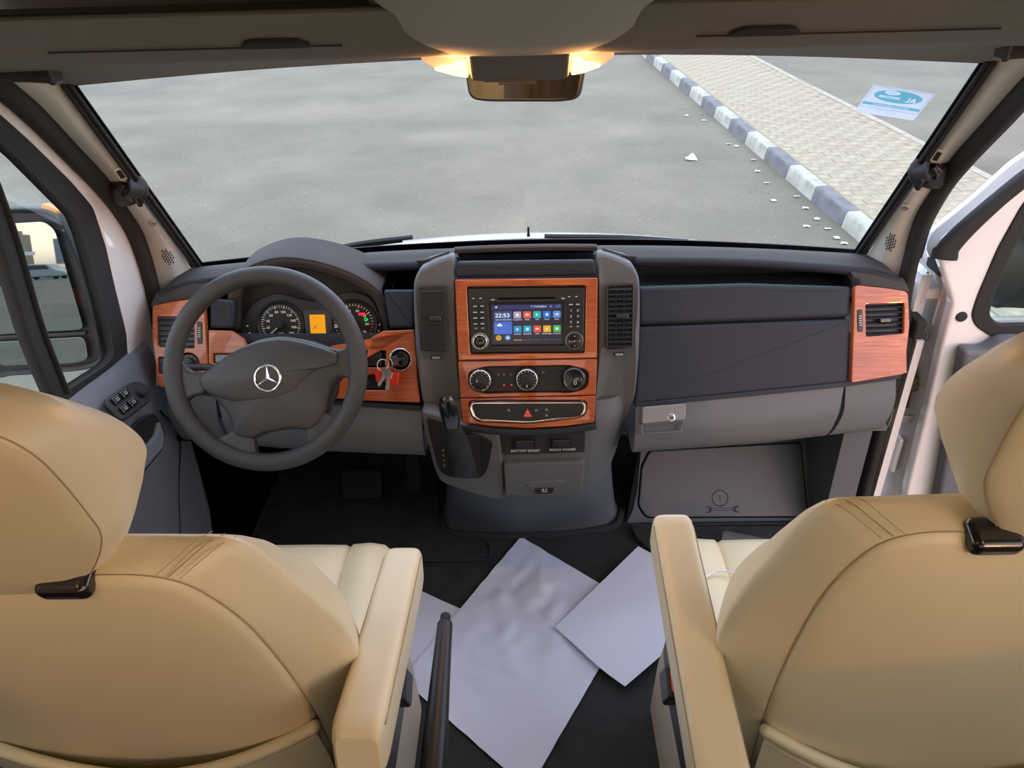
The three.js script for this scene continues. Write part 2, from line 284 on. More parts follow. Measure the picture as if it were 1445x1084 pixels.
  rest.forEach((s, i) => { im.setMatrixAt(i, mm.makeRotationY((rnd() - 0.5) * 0.02).scale(new THREE.Vector3(s.cut ? 0.48 : 1, 1, 1)).setPosition(s.x, 0.104 + rnd() * 0.004, s.z)); const c = tones[Math.floor(rnd() * 4)].color; im.setColorAt(i, c); });
  im.name = numbered('distant_pavers'); im.userData.kind = 'stuff'; im.castShadow = im.receiveShadow = true; pv.add(im);

  // litter by the kerb
  const scraps = [[2.01, -8.36], [2.17, -8.08], [2.2, -6.95], [2.26, -6.84], [2.24, -5.9], [2.22, -5.52], [2.14, -5.0], [2.35, -4.79], [2.37, -5.11], [2.35, -4.51], [2.22, -4.35], [2.36, -4.29], [2.36, -4.08], [2.38, -3.97], [2.3, -6.3]];
  const sg = () => surf([0, 1, 2].map((j) => [0, 1, 2].map((i) => [i * 0.022 + rnd() * 0.01, 0.003 + rnd() * 0.014, j * 0.02 + rnd() * 0.01])), 0.0015, [0, 1, 0], { nu: 4, nv: 4 });
  const shapes = [sg(), sg(), sg()];
  scraps.forEach(([x, z], i) => solo('paper_scrap', 'tiny scrap of white litter lying on the asphalt along the striped kerb', 'litter', shapes[i % 3].clone().translate(x - 0.02, GY + 0.001, z), M.white, 'white litter scraps along the kerb'));
  const crumple = surf([0, 1, 2, 3].map((j) => [0, 1, 2, 3].map((i) => [i * 0.035 + rnd() * 0.012, 0.006 + rnd() * 0.05 * (i % 3 ? 1 : 0.3), j * 0.03 + rnd() * 0.012])), 0.002, [0, 1, 0], { nu: 9, nv: 9 });
  solo('crumpled_tissue', 'crumpled white tissue, the largest piece of litter on the asphalt left of the kerb', 'litter', crumple.translate(1.64, GY + 0.001, -6.4), M.white);
}

/* ---------- van shell ---------- */
function shell(name, geo, mat, label) { const s = struct(name); add(s, name.replace(/_(left|right|front|rear|\d+)$/, '') + '_panel', geo, mat); s.userData.label = label; s.userData.category = name.split('_')[0]; return s; }
{
  const f = struct('floor'); f.userData.label = 'dark grey carpeted cab floor between the two front seats'; f.userData.category = 'floor';
  add(f, 'floor_panel', metreUV(slab(-0.97, 0.97, -0.06, 0, -0.75, 5.2), 'x', 'z'), M.carpet);
  shell('ceiling', metreUV(merge(slab(-0.97, 0.97, 1.86, 1.92, 0.55, 5.2), put(box(1.94, 0.06, 0.72, 0.01), new THREE.Matrix4().makeRotationX(R(-52)).setPosition(0, 1.60, 0.36))), 'x', 'z'), M.cloth, 'pale cloth roof lining above the overhead shelf');
  for (const [n, s] of [['left', -1], ['right', 1]]) shell('wall_' + n, merge(slab(s * 0.93, s * 0.98, -0.06, 0.95, 1.10, 5.2), slab(s * 0.93, s * 0.98, 1.60, 1.9, 1.10, 5.2), [[1.10, 1.32], [2.45, 2.60], [3.70, 3.85], [4.90, 5.2]].map(([a, b]) => slab(s * 0.93, s * 0.98, 0.95, 1.6, a, b)), slab(s * 0.86, s * 0.98, 1.41, 1.9, 0.1, 1.12)), M.wall, 'beige inner side wall behind the ' + (s < 0 ? 'driver door' : 'open passenger door'));
  shell('wall_rear', merge(slab(-0.98, 0.98, -0.06, 0.95, 5.1, 5.16), slab(-0.98, 0.98, 1.55, 1.9, 5.1, 5.16), [[-0.98, -0.76], [-0.07, 0.07], [0.76, 0.98]].map(([a, b]) => slab(a, b, 0.95, 1.55, 5.1, 5.16))), M.brown, 'brown rear wall of the van seen in the small cabin mirror');
  shell('wall_front', slab(-0.97, 0.97, -0.3, 0.50, -0.62, -0.56), M.felt, 'grey felt bulkhead behind the dashboard and footwells');
  { const wn = struct('window_2'); wn.userData.label = 'tinted side and rear windows of the passenger room behind the camera'; wn.userData.category = 'window';
    for (const s of [-1, 1]) for (const [a, b] of [[1.32, 2.45], [2.60, 3.70], [3.85, 4.90]]) add(wn, 'pane', plain(new THREE.PlaneGeometry(b - a, 0.65).rotateY(-s * Math.PI / 2).translate(s * 0.955, 1.275, (a + b) / 2)), M.sideGlass);
    for (const x of [-0.415, 0.415]) add(wn, 'pane', plain(new THREE.PlaneGeometry(0.69, 0.6).translate(x, 1.25, 5.13)), M.sideGlass); }
  // cowl sides under the dashboard
  for (const s of [-1, 1]) { const t = struct('trim_' + (s < 0 ? 3 : 4)); t.userData.label = (s < 0 ? 'dark grey footwell side lining by the driver pedals' : 'grey footwell side lining right of the toe board'); t.userData.category = 'lining'; add(t, 'side_lining', slab(s * 0.80, s * 0.87, 0, 0.60, -0.60, -0.06), s < 0 ? M.greyDoor : M.grey); add(t, 'body_side', merge(slab(s * 0.944, s * 0.962, -0.30, 0.60, -0.60, -0.105), slab(s * 0.93, s * 0.955, 0.60, 0.76, -0.24, -0.135)), M.paint, 'white painted body metal'); }
}

/* ---------- windscreen ---------- */
const ws = (s, t, out = 0) => { const k = 1 - s * s, b = [0.80 * s, 0.795 + 0.02 * k, -0.21 - 0.13 * k], a = [0.745 * s, 1.28 + 0.02 * k, 0.21 - 0.08 * k]; return [b[0] + (a[0] - b[0]) * t, b[1] + (a[1] - b[1]) * t + out * 0.65, b[2] + (a[2] - b[2]) * t - out * 0.76]; };
{
  const w = struct('window_1'); w.userData.label = 'curved windscreen with black printed border'; w.userData.category = 'windscreen';
  const S = [-1.03, -0.75, -0.4, 0, 0.4, 0.75, 1.03], rows = 0;
  const pos = [], uv = [], idx = [], nu = 28, nv = 8;
  for (let j = 0; j <= nv; j++) for (let i = 0; i <= nu; i++) { const p = ws(-1.03 + 2.06 * i / nu, -0.16 + 1.22 * j / nv, 0.004); pos.push(...p); uv.push(i / nu, j / nv); }
  for (let j = 0; j < nv; j++) for (let i = 0; i < nu; i++) { const a = j * (nu + 1) + i; idx.push(a, a + 1, a + nu + 1, a + 1, a + nu + 2, a + nu + 1); }
  const g = new THREE.BufferGeometry(); g.setAttribute('position', new THREE.Float32BufferAttribute(pos, 3)); g.setAttribute('uv', new THREE.Float32BufferAttribute(uv, 2)); g.setIndex(idx); g.computeVertexNormals();
  add(w, 'glass', g, M.glass);
  // printed black border along the bottom and the sides
  add(w, 'border', surf([S.map((s) => ws(s, -0.17)), S.map((s) => ws(s, -0.085 * (1 - s * s) + 0.004))], 0.002, [0, 1, 1], { nu: 28, nv: 2 }), M.gloss);
  for (const s of [-1, 1]) add(w, 'border', surf([[0, 0.25, 0.5, 0.75, 1].map((t) => ws(s * 1.03, t)), [0, 0.25, 0.5, 0.75, 1].map((t) => ws(s * 0.992, t))], 0.002, [0, 1, 1], { nu: 12, nv: 2 }), M.gloss);
  // small printed glass marks at the lower left
  const fm = frame(ws(-0.66, 0.025, -0.003), [0.96, 0.02, -0.27], [0.05, 0.75, 0.65]);
  add(w, 'glass_mark', merge(text('AS1 E6', 0.006, fm, 0, 0.012, 0, 0.0003), text('043R', 0.005, fm, 0.004, 0.001, 0, 0.0003)), M.black);
}
// sticker
{
  const a = [0.597, 1.246, 0.143], b = [0.704, 1.23, 0.155], c = [0.709, 1.172, 0.103], d = [0.606, 1.187, 0.091];
  const U = V(b).sub(V(a)), W = V(a).sub(V(d)), w = 0.106, h = 0.076;
  const m = frame([(a[0] + c[0]) / 2 - 0.0, (a[1] + c[1]) / 2 - 0.004, (a[2] + c[2]) / 2 + 0.005], U.toArray(), W.toArray());
  const tex = canvas(1024, 720, (x, w, h) => {
    x.save(); x.translate(w, 0); x.scale(-1, 1);
    x.fillStyle = '#c9d2de'; x.fillRect(0, 0, w, h); x.strokeStyle = '#6aa5b8'; x.lineWidth = 8; x.strokeRect(28, 24, w - 56, h - 190);
    x.fillStyle = '#5fa9bb'; x.beginPath(); x.ellipse(w / 2, 210, 400, 150, 0, 0, 7); x.fill();
    x.fillStyle = '#cfdbe6'; x.beginPath(); x.ellipse(w / 2 + 130, 130, 130, 48, 0, 0, 7); x.fill();
    x.fillStyle = '#6fa9ba'; x.fillRect(w / 2 + 60, 122, 140, 14);
    x.fillStyle = '#dbe6ee'; x.textAlign = 'center'; x.font = 'bold 150px sans-serif'; x.fillText('AL', w / 2 - 230, 300); x.font = 'bold 84px sans-serif'; x.fillText('MASSAM', w / 2 + 130, 270);
    x.fillStyle = '#5fa9bb'; x.fillRect(28, 420, w - 56, 70); x.fillStyle = '#cfdde8'; x.font = 'bold 46px sans-serif'; x.fillText('Automotive & Maintenance', w / 2, 472);
    x.fillStyle = '#84b3c4'; x.font = '34px sans-serif'; x.fillText('Tel 04 258 0197   Fax 04 258 0198', w / 2, 548); x.fillText('service centre   dubai', w / 2, 598); x.fillText('next service          km', w / 2, 650);
    x.restore();
  });
  const mat = phy({ map: tex, roughness: 1, transmission: 0.5, thickness: 0 }), s = thing('service_sticker', 'pale blue service sticker with teal oval on the windscreen upper right', 'sticker', m.at(0, 0));
  add(s, 'print', print(w, h, m, 0, 0, 0.0001), mat);
}

/* ---------- sides: pillars, seals, doors ---------- */
const sideFrame = (s) => frame([s * 0.92, 0.55, 0], [0, 0, s], [-s * 0.15, 1, 0]);
const side = (s, pts) => pts.map(([z, y]) => [s * z, (y - 0.55) * 1.0112]);
const sx = (s, y, z, off = 0) => [s * (0.92 - 0.15 * (y - 0.55) - off), y, z];
const inner = [[1.30, 0.238], [1.285, 0.224], [1.262, 0.204], [1.187, 0.143], [1.10, 0.065], [1.026, 0.012], [0.90, -0.10], [0.775, -0.20]];
const outer = [[1.345, 0.345], [1.308, 0.299], [1.254, 0.224], [1.177, 0.141], [1.086, 0.042], [1.003, -0.037], [0.90, -0.106], [0.81, -0.136], [0.70, -0.152]];
for (const s of [-1, 1]) {
  const t = struct('trim_' + (s < 0 ? 1 : 2)); t.userData.label = s < 0 ? 'pale windscreen pillar lining on the driver side' : 'pale windscreen pillar lining on the passenger side'; t.userData.category = 'pillar';
  const tIn = inner.map(([y, z]) => [s * (0.815 - 0.115 * (y - 0.795)), y, z]);
  const oPts = [1.318, 1.285, 1.25, 1.177, 1.086, 1.003, 0.90, 0.72], oz = [0.312, 0.268, 0.22, 0.141, 0.042, -0.037, -0.106, -0.150];
  const tOut = oPts.map((y, i) => sx(s, y, oz[i] + (y < 1.02 ? 0.022 : 0.008), 0.010));
  const mid = tIn.map((p, i) => { const q = tOut[i]; return [(p[0] + q[0]) / 2 - s * 0.012, (p[1] + q[1]) / 2, (p[2] + q[2]) / 2 + 0.012]; });
  add(t, 'pillar_lining', surf([tIn, mid, tOut], 0.006, [-s, 0, 0.6], { nu: 40, nv: 14 }), M.pillar);
  // black windscreen gasket with two ribs
  add(t, 'pillar_body', band(outer.slice(0, 8).map(([y, z]) => { const p = sx(s, y, z, -0.016); return [p[0], p[1] + 0.008, p[2] - 0.008]; }), [-s, -0.1, 0.15], 0.032, 0.010, { n: 50, power: 4 }), M.blackMatt);
  const E = (o, q) => [1.02, 0.8, 0.5, 0.2, -0.02].map((k) => { const p = ws(s * (0.998 + o), k, -0.004 - q); return p; });
  add(t, 'gasket', merge(tube(E(0.002, 0.003), 0.0042, { seg: 30 }), tube(E(0.012, 0.006), 0.0048, { seg: 30 })), M.rubber);
  // door aperture seal
  const so = [[1.33, 0.40], [1.28, 0.31], [1.216, 0.238], [1.139, 0.154], [1.043, 0.056], [0.972, 0.0], [0.894, -0.034], [0.797, -0.064], [0.697, -0.082], [0.60, -0.095]];
  const si = [[1.345, 0.36], [1.308, 0.299], [1.254, 0.224], [1.177, 0.141], [1.086, 0.042], [1.003, -0.037], [0.93, -0.096], [0.81, -0.136], [0.70, -0.150], [0.60, -0.155]];
  const path = [[1.40, 0.75], [1.375, 0.55], ...so.map((p, i) => [(p[0] + si[i][0]) / 2, (p[1] + si[i][1]) / 2]), [0.45, -0.125], [0.30, -0.125], [0.10, -0.12], [-0.02, -0.12]];
  const sealPts = path.map(([y, z]) => y > 0.62 ? sx(s, y, z, 0.006) : [s * 0.922, y, z]);
  add(t, 'door_seal', band(sealPts, [-s, -0.1, 0.15], (f) => f < 0.7 ? 0.0195 : 0.021, 0.014, { n: 80, power: 2.6, rad: 18 }), M.rubber);
  // slots, screw and loudspeaker grille in the lining
  const L = (f, g) => { const i = f * 7, k = Math.min(6, Math.floor(i)), l = (a) => V(a[k]).lerp(V(a[k + 1]), i - k); const A = l(tIn), B = l(tOut), C = l(mid); return A.clone().multiplyScalar((1 - g) * (1 - 2 * g)).add(C.multiplyScalar(4 * g * (1 - g))).add(B.multiplyScalar(g * (2 * g - 1))); };
  const local = (f, g) => { const o = L(f, g), u = L(f + 0.02, g).sub(L(f - 0.02, g)), v = L(f, g + 0.03).sub(L(f, g - 0.03)); let m = frame(o.toArray(), u.toArray(), v.toArray()); const n = new THREE.Vector3().setFromMatrixColumn(m, 2); if (n.z < 0) m = frame(o.toArray(), u.toArray(), v.clone().negate().toArray()); return m; };
  for (const f of [0.575, 0.715]) { const m = local(f, 0.27); add(t, 'slot_frame', plate(rect(-0.020, -0.008, 0.020, 0.008), m, 0.004, { r: 0.006, n: -0.001, holes: [{ pts: rect(-0.014, -0.0045, 0.014, 0.0045), r: 0.003 }] }), M.pillar); add(t, 'slot', plate(rect(-0.014, -0.0045, 0.014, 0.0045), m, 0.002, { r: 0.003, n: -0.001 }), M.blackMatt); }
  { const m = local(0.785, 0.28); add(t, 'screw_cap', merge(turned([[0, 0.003], [0.004, 0.003], [0.0045, 0.0045], [0.008, 0.0045], [0.009, 0.0]], m)), M.metalGrey); }
  { const m = local(0.90, 0.45), gs = []; for (let i = -5; i <= 5; i++) for (let j = -2; j <= 2; j++) if ((i + j) % 2 === 0 && Math.abs(i) * 0.35 + Math.abs(j) < 3) gs.push(box(0.0058, 0.0028, 0.002, 0.001, m, [i * 0.0047, j * 0.0048 + i * 0.0004, 0.0005])); add(t, 'speaker_grille', merge(gs), M.blackMatt); }
  // clamp bracket and hook-and-loop strap half way up the pillar
  {
    const b = L(0.645, 0.45), st = thing('strap_clamp', s < 0 ? 'black hook and loop strap clamped round the driver side windscreen pillar' : 'black hook and loop strap clamped round the passenger side windscreen pillar', 'strap', b.toArray());
    const ring = [[0.64, -0.10], [0.645, 0.12], [0.645, 0.4], [0.645, 0.7], [0.645, 0.95]].map(([f, g], i) => L(f, g).add(new THREE.Vector3(-s * (i === 0 || i === 4 ? 0 : 0.010), 0, 0.010)).toArray());
    const ax = L(0.60, 0.5).sub(L(0.69, 0.5)).normalize();
    const N = new THREE.Vector3(-s * 0.75, 0, 0.65);
    add(st, 'bracket', band(ring, N.toArray(), 0.028, 0.010, { n: 24, power: 5 }), M.black);
    add(st, 'strap', band([[0.632, -0.16], [0.632, 0.0], [0.640, 0.22], [0.652, 0.42]].map(([f, g], i) => L(f, g).add(new THREE.Vector3(-s * [0.006, 0.02, 0.026, 0.022][i], 0, [0.010, 0.022, 0.026, 0.024][i])).toArray()), N.toArray(), 0.0135, 0.004, { n: 20, power: 5 }), std({ color: rgb(0.035, 0.04, 0.05), roughness: 0.95 }));
    add(st, 'buckle', box(0.03, 0.022, 0.014, 0.004, frame(L(0.675, 0.30).add(new THREE.Vector3(-s * 0.016, 0, 0.018)).toArray(), ax.toArray(), N.toArray())), M.black);
    add(st, 'pivot', turned([[0.0, 0.012], [0.006, 0.012], [0.008, 0.009], [0.008, -0.004]], frame(L(0.668, 0.52).add(new THREE.Vector3(-s * 0.012, 0, 0.012)).toArray(), [0, 1, 0], [s * 0.6, 0, 0.75])), M.gloss);
  }
}

// driver's door, closed
{
  const s = -1, F = sideFrame(s), d = struct('door_1', [-0.92, 0, 0.5]); d.userData.label = 'closed driver door with grey lower panel and white window frame'; d.userData.category = 'door';
  const wo = [[0.62, 1.375], [0.42, 1.335], [0.316, 1.262], [0.244, 1.199], [0.137, 1.097], [0.076, 1.029], [0.052, 0.941], [0.041, 0.844], [0.022, 0.723], [0.036, 0.655]];
  const rearTop = [[1.10, 1.40], [0.62, 1.385]];
  const edge = [[-0.10, 0.60], [-0.12, 0.697], [-0.10, 0.797], [-0.072, 0.894], [-0.035, 0.972], [0.03, 1.05], [0.13, 1.15], [0.215, 1.23], [0.28, 1.30], [0.40, 1.375], [0.62, 1.405], [1.10, 1.42], [1.10, 0.60]];
  const hole = [...wo, [0.11, 0.655], [0.29, 0.695], [1.02, 0.745], [1.02, 1.38]];
  add(d, 'window_frame', plate(side(s, edge), F, 0.03, { n: -0.034, r: 0.02, b: 0.006, holes: [{ pts: side(s, hole), r: 0.02 }] }), M.paint, 'white painted window frame');
  const gl = [[0.62, 1.345], [0.44, 1.303], [0.329, 1.229], [0.277, 1.181], [0.199, 1.098], [0.142, 1.038], [0.126, 0.991], [0.106, 0.872], [0.083, 0.756], [0.082, 0.706], [0.10, 0.695], [0.138, 0.697], [0.284, 0.727], [0.98, 0.775], [0.98, 1.35]];
  const ho2 = [[0.62, 1.381], [0.42, 1.341], [0.313, 1.267], [0.244, 1.205], [0.135, 1.102], [0.072, 1.032], [0.047, 0.941], [0.036, 0.844], [0.017, 0.723], [0.028, 0.65], [0.11, 0.65], [0.29, 0.69], [1.03, 0.74], [1.03, 1.386]];
  add(d, 'window_rubber', plate(side(s, ho2), F, 0.02, { n: -0.026, r: 0.012, b: 0.005, holes: [{ pts: side(s, gl), r: 0.012 }] }), M.rubber);
  { const sh = roundPath(new THREE.Shape(), side(s, gl), 0.01), g = new THREE.ShapeGeometry(sh); g.translate(0, 0, -0.022); add(d, 'window_glass', put(g, F), M.sideGlass); }
  add(d, 'window_divider', merge(band([[0.43, 1.34], [0.372, 1.1], [0.351, 0.90], [0.316, 0.735]].map(([z, y]) => sx(s, y, z, -0.012)), [1, -0.1, 0], 0.020, 0.012, { n: 24, power: 5 }), band([[0.405, 1.34], [0.350, 1.1], [0.328, 0.90], [0.293, 0.735]].map(([z, y]) => sx(s, y, z, -0.008)), [1, -0.1, 0], 0.004, 0.014, { n: 24 })), M.rubber);
  // grey inner panel: belt shelf, armrest ledge, lower face
  const zz = [1.08, 0.70, 0.40, 0.25, 0.12, 0.02], rowAt = (ys, xs, zf) => zz.map((z, i) => [-(typeof xs === 'number' ? xs : xs[i]), typeof ys === 'number' ? ys : ys[i], i === 5 ? zf : z]);
  add(d, 'door_panel', surf([
    rowAt([0.775, 0.755, 0.735, 0.715, 0.690, 0.668], 0.908, -0.045),
    rowAt([0.755, 0.735, 0.715, 0.698, 0.675, 0.650], 0.893, -0.045),
    rowAt([0.68, 0.675, 0.668, 0.655, 0.64, 0.610], [0.86, 0.86, 0.862, 0.868, 0.875, 0.885], -0.035),
    rowAt([0.645, 0.64, 0.632, 0.62, 0.605, 0.57], [0.832, 0.832, 0.836, 0.845, 0.860, 0.884], -0.02),
    rowAt([0.55, 0.55, 0.55, 0.54, 0.53, 0.49], [0.830, 0.830, 0.835, 0.845, 0.862, 0.884], -0.045),
    rowAt(0.36, 0.872, -0.088), rowAt(0.18, 0.876, -0.075), rowAt(0.03, 0.878, -0.03)], 0.012, [1, 0.2, 0], { nu: 40, nv: 48 }), M.greyDoor);
  add(d, 'door_card_seam', tube([[-0.872, 0.52, 0.03], [-0.868, 0.42, -0.01], [-0.874, 0.30, 0.06], [-0.876, 0.10, 0.16]], 0.0025), M.blackMatt);
  add(d, 'outer_skin', slab(-0.965, -0.915, -0.25, 0.66, -0.10, 1.10), M.paint);
  // switch pod: dark oval with window and mirror switches
  const fs = frame([-0.848, 0.652, 0.192], [0.12, -0.10, -1], [-0.5, 0.75, -0.05]);
  const pod = add(d, 'switch_pod', plate([[-0.055, -0.030], [0.045, -0.034], [0.072, -0.020], [0.070, 0.012], [0.040, 0.026], [-0.055, 0.026]], fs, 0.008, { r: 0.018, n: -0.002, b: 0.003 }), M.black);
  add(pod, 'mirror_dial', turned([[0, 0.015], [0.009, 0.015], [0.012, 0.012], [0.0125, 0.005]], fs, 0.045, -0.006, 24), M.dark);
  for (const [u, v] of [[-0.025, -0.012], [0.004, -0.012], [-0.025, 0.012], [0.004, 0.012]]) add(pod, 'window_switch', box(0.024, 0.017, 0.008, 0.003, fs, [u, v, 0.008]), M.gloss);
  add(pod, 'switch_symbol', merge([[-0.025, -0.012], [0.004, -0.012], [-0.025, 0.012], [0.004, 0.012]].map(([u, v]) => plate(rect(u - 0.004, v - 0.003, u + 0.004, v + 0.003), fs, 0.0006, { n: 0.0119, r: 0.001, b: 0, holes: [{ pts: rect(u - 0.003, v - 0.002, u + 0.003, v + 0.002), r: 0 }] }))), M.label);
  // door opener in a dark recess
  const fh = frame([-0.842, 0.545, 0.185], [0.16, -0.02, -1], [-0.10, 1, 0]);
  const cup = add(d, 'opener_recess', plate([[-0.085, 0.052], [0.030, 0.048], [0.060, 0.034], [0.066, -0.020], [0.040, -0.052], [-0.07, -0.060]], fh, 0.010, { r: 0.014, n: -0.003, b: 0.004 }), M.black);
  add(cup, 'door_opener', plate([[-0.07, 0.008], [-0.01, -0.005], [0.020, -0.003], [0.050, 0.018], [0.046, -0.020], [0.028, -0.040], [-0.06, -0.046]], fh, 0.012, { r: 0.008, n: 0.006, b: 0.004 }), M.greyDoor, 'grey lever in the dark recess');
}

// passenger's door, open wide on its hinges
const RD = frame([0.975, 0.70, -0.06], [Math.sin(R(85)), 0, Math.cos(R(85))], [0, 1, 0]);
{
  const d = struct('door_2', [0.975, 0, -0.06]); d.userData.label = 'open white passenger door with hinges and grimy front edge'; d.userData.category = 'door';
  const edge = [[0.0, 0.02], [-0.02, 0.06], [-0.055, 0.125], [-0.050, 0.165], [0.02, 0.245], [0.075, 0.318], [0.20, 0.43], [0.42, 0.58], [0.62, 0.66], [1.05, 0.69], [1.05, -0.75], [0.05, -0.75], [0.025, -0.52], [0.014, -0.25], [0.004, -0.10]];
  const winO = [[0.135, 0.345], [0.085, 0.252], [0.064, 0.156], [0.053, 0.04], [0.053, -0.005], [0.068, -0.030], [0.111, -0.058], [0.98, -0.01], [0.98, 0.60], [0.64, 0.60], [0.45, 0.54], [0.25, 0.43]];
  add(d, 'inner_frame', plate(edge, RD, 0.04, { n: -0.04, r: 0.012, b: 0.008, holes: [{ pts: winO, r: 0.02 }], seg: 3 }), M.paint, 'white painted inner frame');
  const winI = [[0.150, 0.325], [0.113, 0.245], [0.092, 0.156], [0.083, 0.05], [0.086, -0.006], [0.114, -0.030], [0.96, 0.015], [0.96, 0.575], [0.64, 0.575], [0.46, 0.515], [0.27, 0.41]];
  add(d, 'window_rubber', plate([[0.128, 0.352], [0.079, 0.254], [0.058, 0.156], [0.047, 0.04], [0.047, -0.008], [0.064, -0.036], [0.109, -0.064], [0.99, -0.016], [0.99, 0.606], [0.64, 0.606], [0.448, 0.546], [0.245, 0.436]], RD, 0.016, { n: -0.012, r: 0.014, b: 0.004, holes: [{ pts: winI, r: 0.014 }] }), M.rubber);
  { const g = new THREE.ShapeGeometry(roundPath(new THREE.Shape(), winI, 0.01)); g.translate(0, 0, -0.012); add(d, 'window_glass', put(g, RD), M.sideGlass); }
  add(d, 'weather_seal', band([[-0.050, 0.135], [-0.046, 0.165], [-0.010, 0.222], [0.045, 0.292], [0.10, 0.348], [0.22, 0.452], [0.43, 0.60], [0.64, 0.68], [1.0, 0.705]].map(([u, v]) => RD.at(u, v, 0.010)), RD.at(0, 0, 1).map((x, i) => x - RD.at(0, 0, 0)[i]), (f) => 0.026 - 0.010 * Math.min(1, f * 3), 0.015, { n: 60, power: 3 }), M.rubber);
  add(d, 'outer_skin', merge(plate([[0.0, -0.12], [1.05, -0.06], [1.05, -0.80], [0.02, -0.80]], RD, 0.02, { n: -0.16, r: 0.02, b: 0.006 }), plate(edge, RD, 0.02, { n: -0.10, r: 0.012, b: 0.004, holes: [{ pts: winO, r: 0.02 }] })), M.paint);
  // front edge of the door, facing the van
  const E = [[-0.012, 0.115], [-0.022, 0.085], [-0.002, 0.045], [0.0, -0.10], [0.010, -0.25], [0.021, -0.52], [0.04, -0.74]];
  add(d, 'hinge_edge', surf([E.map(([u, v]) => RD.at(u + 0.006, v, -0.03)), E.map(([u, v]) => RD.at(u - 0.004, v, -0.08)), E.map(([u, v]) => RD.at(u - 0.010, v, -0.15))], 0.01, [-1, 0, 0.3], { nu: 30, nv: 6 }), M.paintDirty, 'grimy grey front edge of the door');
  for (const [u, v] of [[-0.016, 0.070], [-0.008, -0.096]]) add(d, 'bolt', turned([[0, 0.006], [0.006, 0.006], [0.007, 0.003], [0.012, 0.003], [0.0125, 0]], frame(RD.at(u, v, -0.065), [0, 0.1, 1], [0, 1, 0]).premultiply(new THREE.Matrix4()), 0, 0, 16), M.metalGrey);
  // hinges: leaf on the body, knuckle, arm on the door
  for (const v of [0.012, -0.43]) {
    const h = add(d, 'hinge', merge(box(0.050, 0.075, 0.010, 0.003, RD, [-0.062, v - 0.015, -0.10]), turned([[0, 0.034], [0.013, 0.034], [0.014, 0.03], [0.014, -0.026], [0, -0.026]], frame(RD.at(-0.036, v, -0.085), [1, 0, 0], [0, 0, -1])), box(0.055, 0.028, 0.016, 0.006, RD, [-0.008, v, -0.075]), box(0.012, 0.11, 0.03, 0.005, RD, [0.004, v - 0.025, -0.07])), M.paint);
    add(h, 'hinge_pin', turned([[0, 0.052], [0.004, 0.051], [0.005, 0.047], [0.005, 0.03]], frame(RD.at(-0.036, v, -0.085), [1, 0, 0], [0, 0, -1]), 0, 0, 16), M.steel);
  }
  add(d, 'grommet', turned([[0, 0.004], [0.010, 0.004], [0.0125, 0.002], [0.013, -0.002]], RD, 0.028, -0.012, 28), M.blackMatt);
  // rubber wiring boot
  { const a = V(RD.at(-0.075, -0.150, -0.10)), b = V(RD.at(0.010, -0.250, -0.075)), ax = b.clone().sub(a), L = ax.length(), prof = []; for (let i = 0; i <= 54; i++) prof.push([0.017 + 0.006 * Math.sin(i / 54 * 9 * 2 * Math.PI), i / 54 * L]); const q = new THREE.Quaternion().setFromUnitVectors(new THREE.Vector3(0, 0, 1), ax.normalize()); add(d, 'wiring_boot', turned(prof, new THREE.Matrix4().makeRotationFromQuaternion(q).setPosition(a), 0, 0, 20), std({ color: rgb(0.16, 0.125, 0.085), roughness: 0.9 })); }
  // check strap
  const ck = add(d, 'check_strap', merge(box(0.10, 0.020, 0.012, 0.003, RD, [-0.010, -0.335, -0.06]), box(0.014, 0.05, 0.02, 0.004, RD, [-0.046, -0.335, -0.06]), box(0.05, 0.012, 0.012, 0.003, RD, [-0.055, -0.300, -0.06], [0, 0, -0.5])), M.metalGrey);
  add(ck, 'check_block', box(0.07, 0.055, 0.05, 0.006, RD, [-0.015, -0.295, -0.11]), std({ color: rgb(0.05, 0.04, 0.033), roughness: 0.8 }));
  add(d, 'gap_filler', merge(box(0.04, 0.055, 0.07, 0.008, null, [0.962, 0.800, -0.125]), box(0.028, 0.050, 0.07, 0.008, null, [0.932, 0.640, -0.115])), M.blackMatt);
  // grey trim panel on the inside
  add(d, 'door_panel', plate([[0.034, -0.078], [0.083, -0.078], [0.111, -0.050], [0.99, -0.010], [1.02, -0.72], [0.10, -0.72], [0.085, -0.516], [0.047, -0.199]], RD, 0.045, { n: 0.0, r: 0.014, b: 0.012, seg: 4 }), M.grey, 'grey inner trim panel');
}
/* ---------- dashboard ---------- */
const GF = frame([0.5, 0.67, 0.03], [1, 0, -0.04], [0, 1, -0.55]), GL = frame([-0.5, 0.67, 0.03], [1, 0, 0.04], [0, 1, -0.55]);
const FC = frame([0, 0.68, 0.085], [1, 0, 0], [0, 1, -0.35]), F2 = frame([0, 0.43, 0.14], [1, 0, 0], [0, 1, -0.02]);
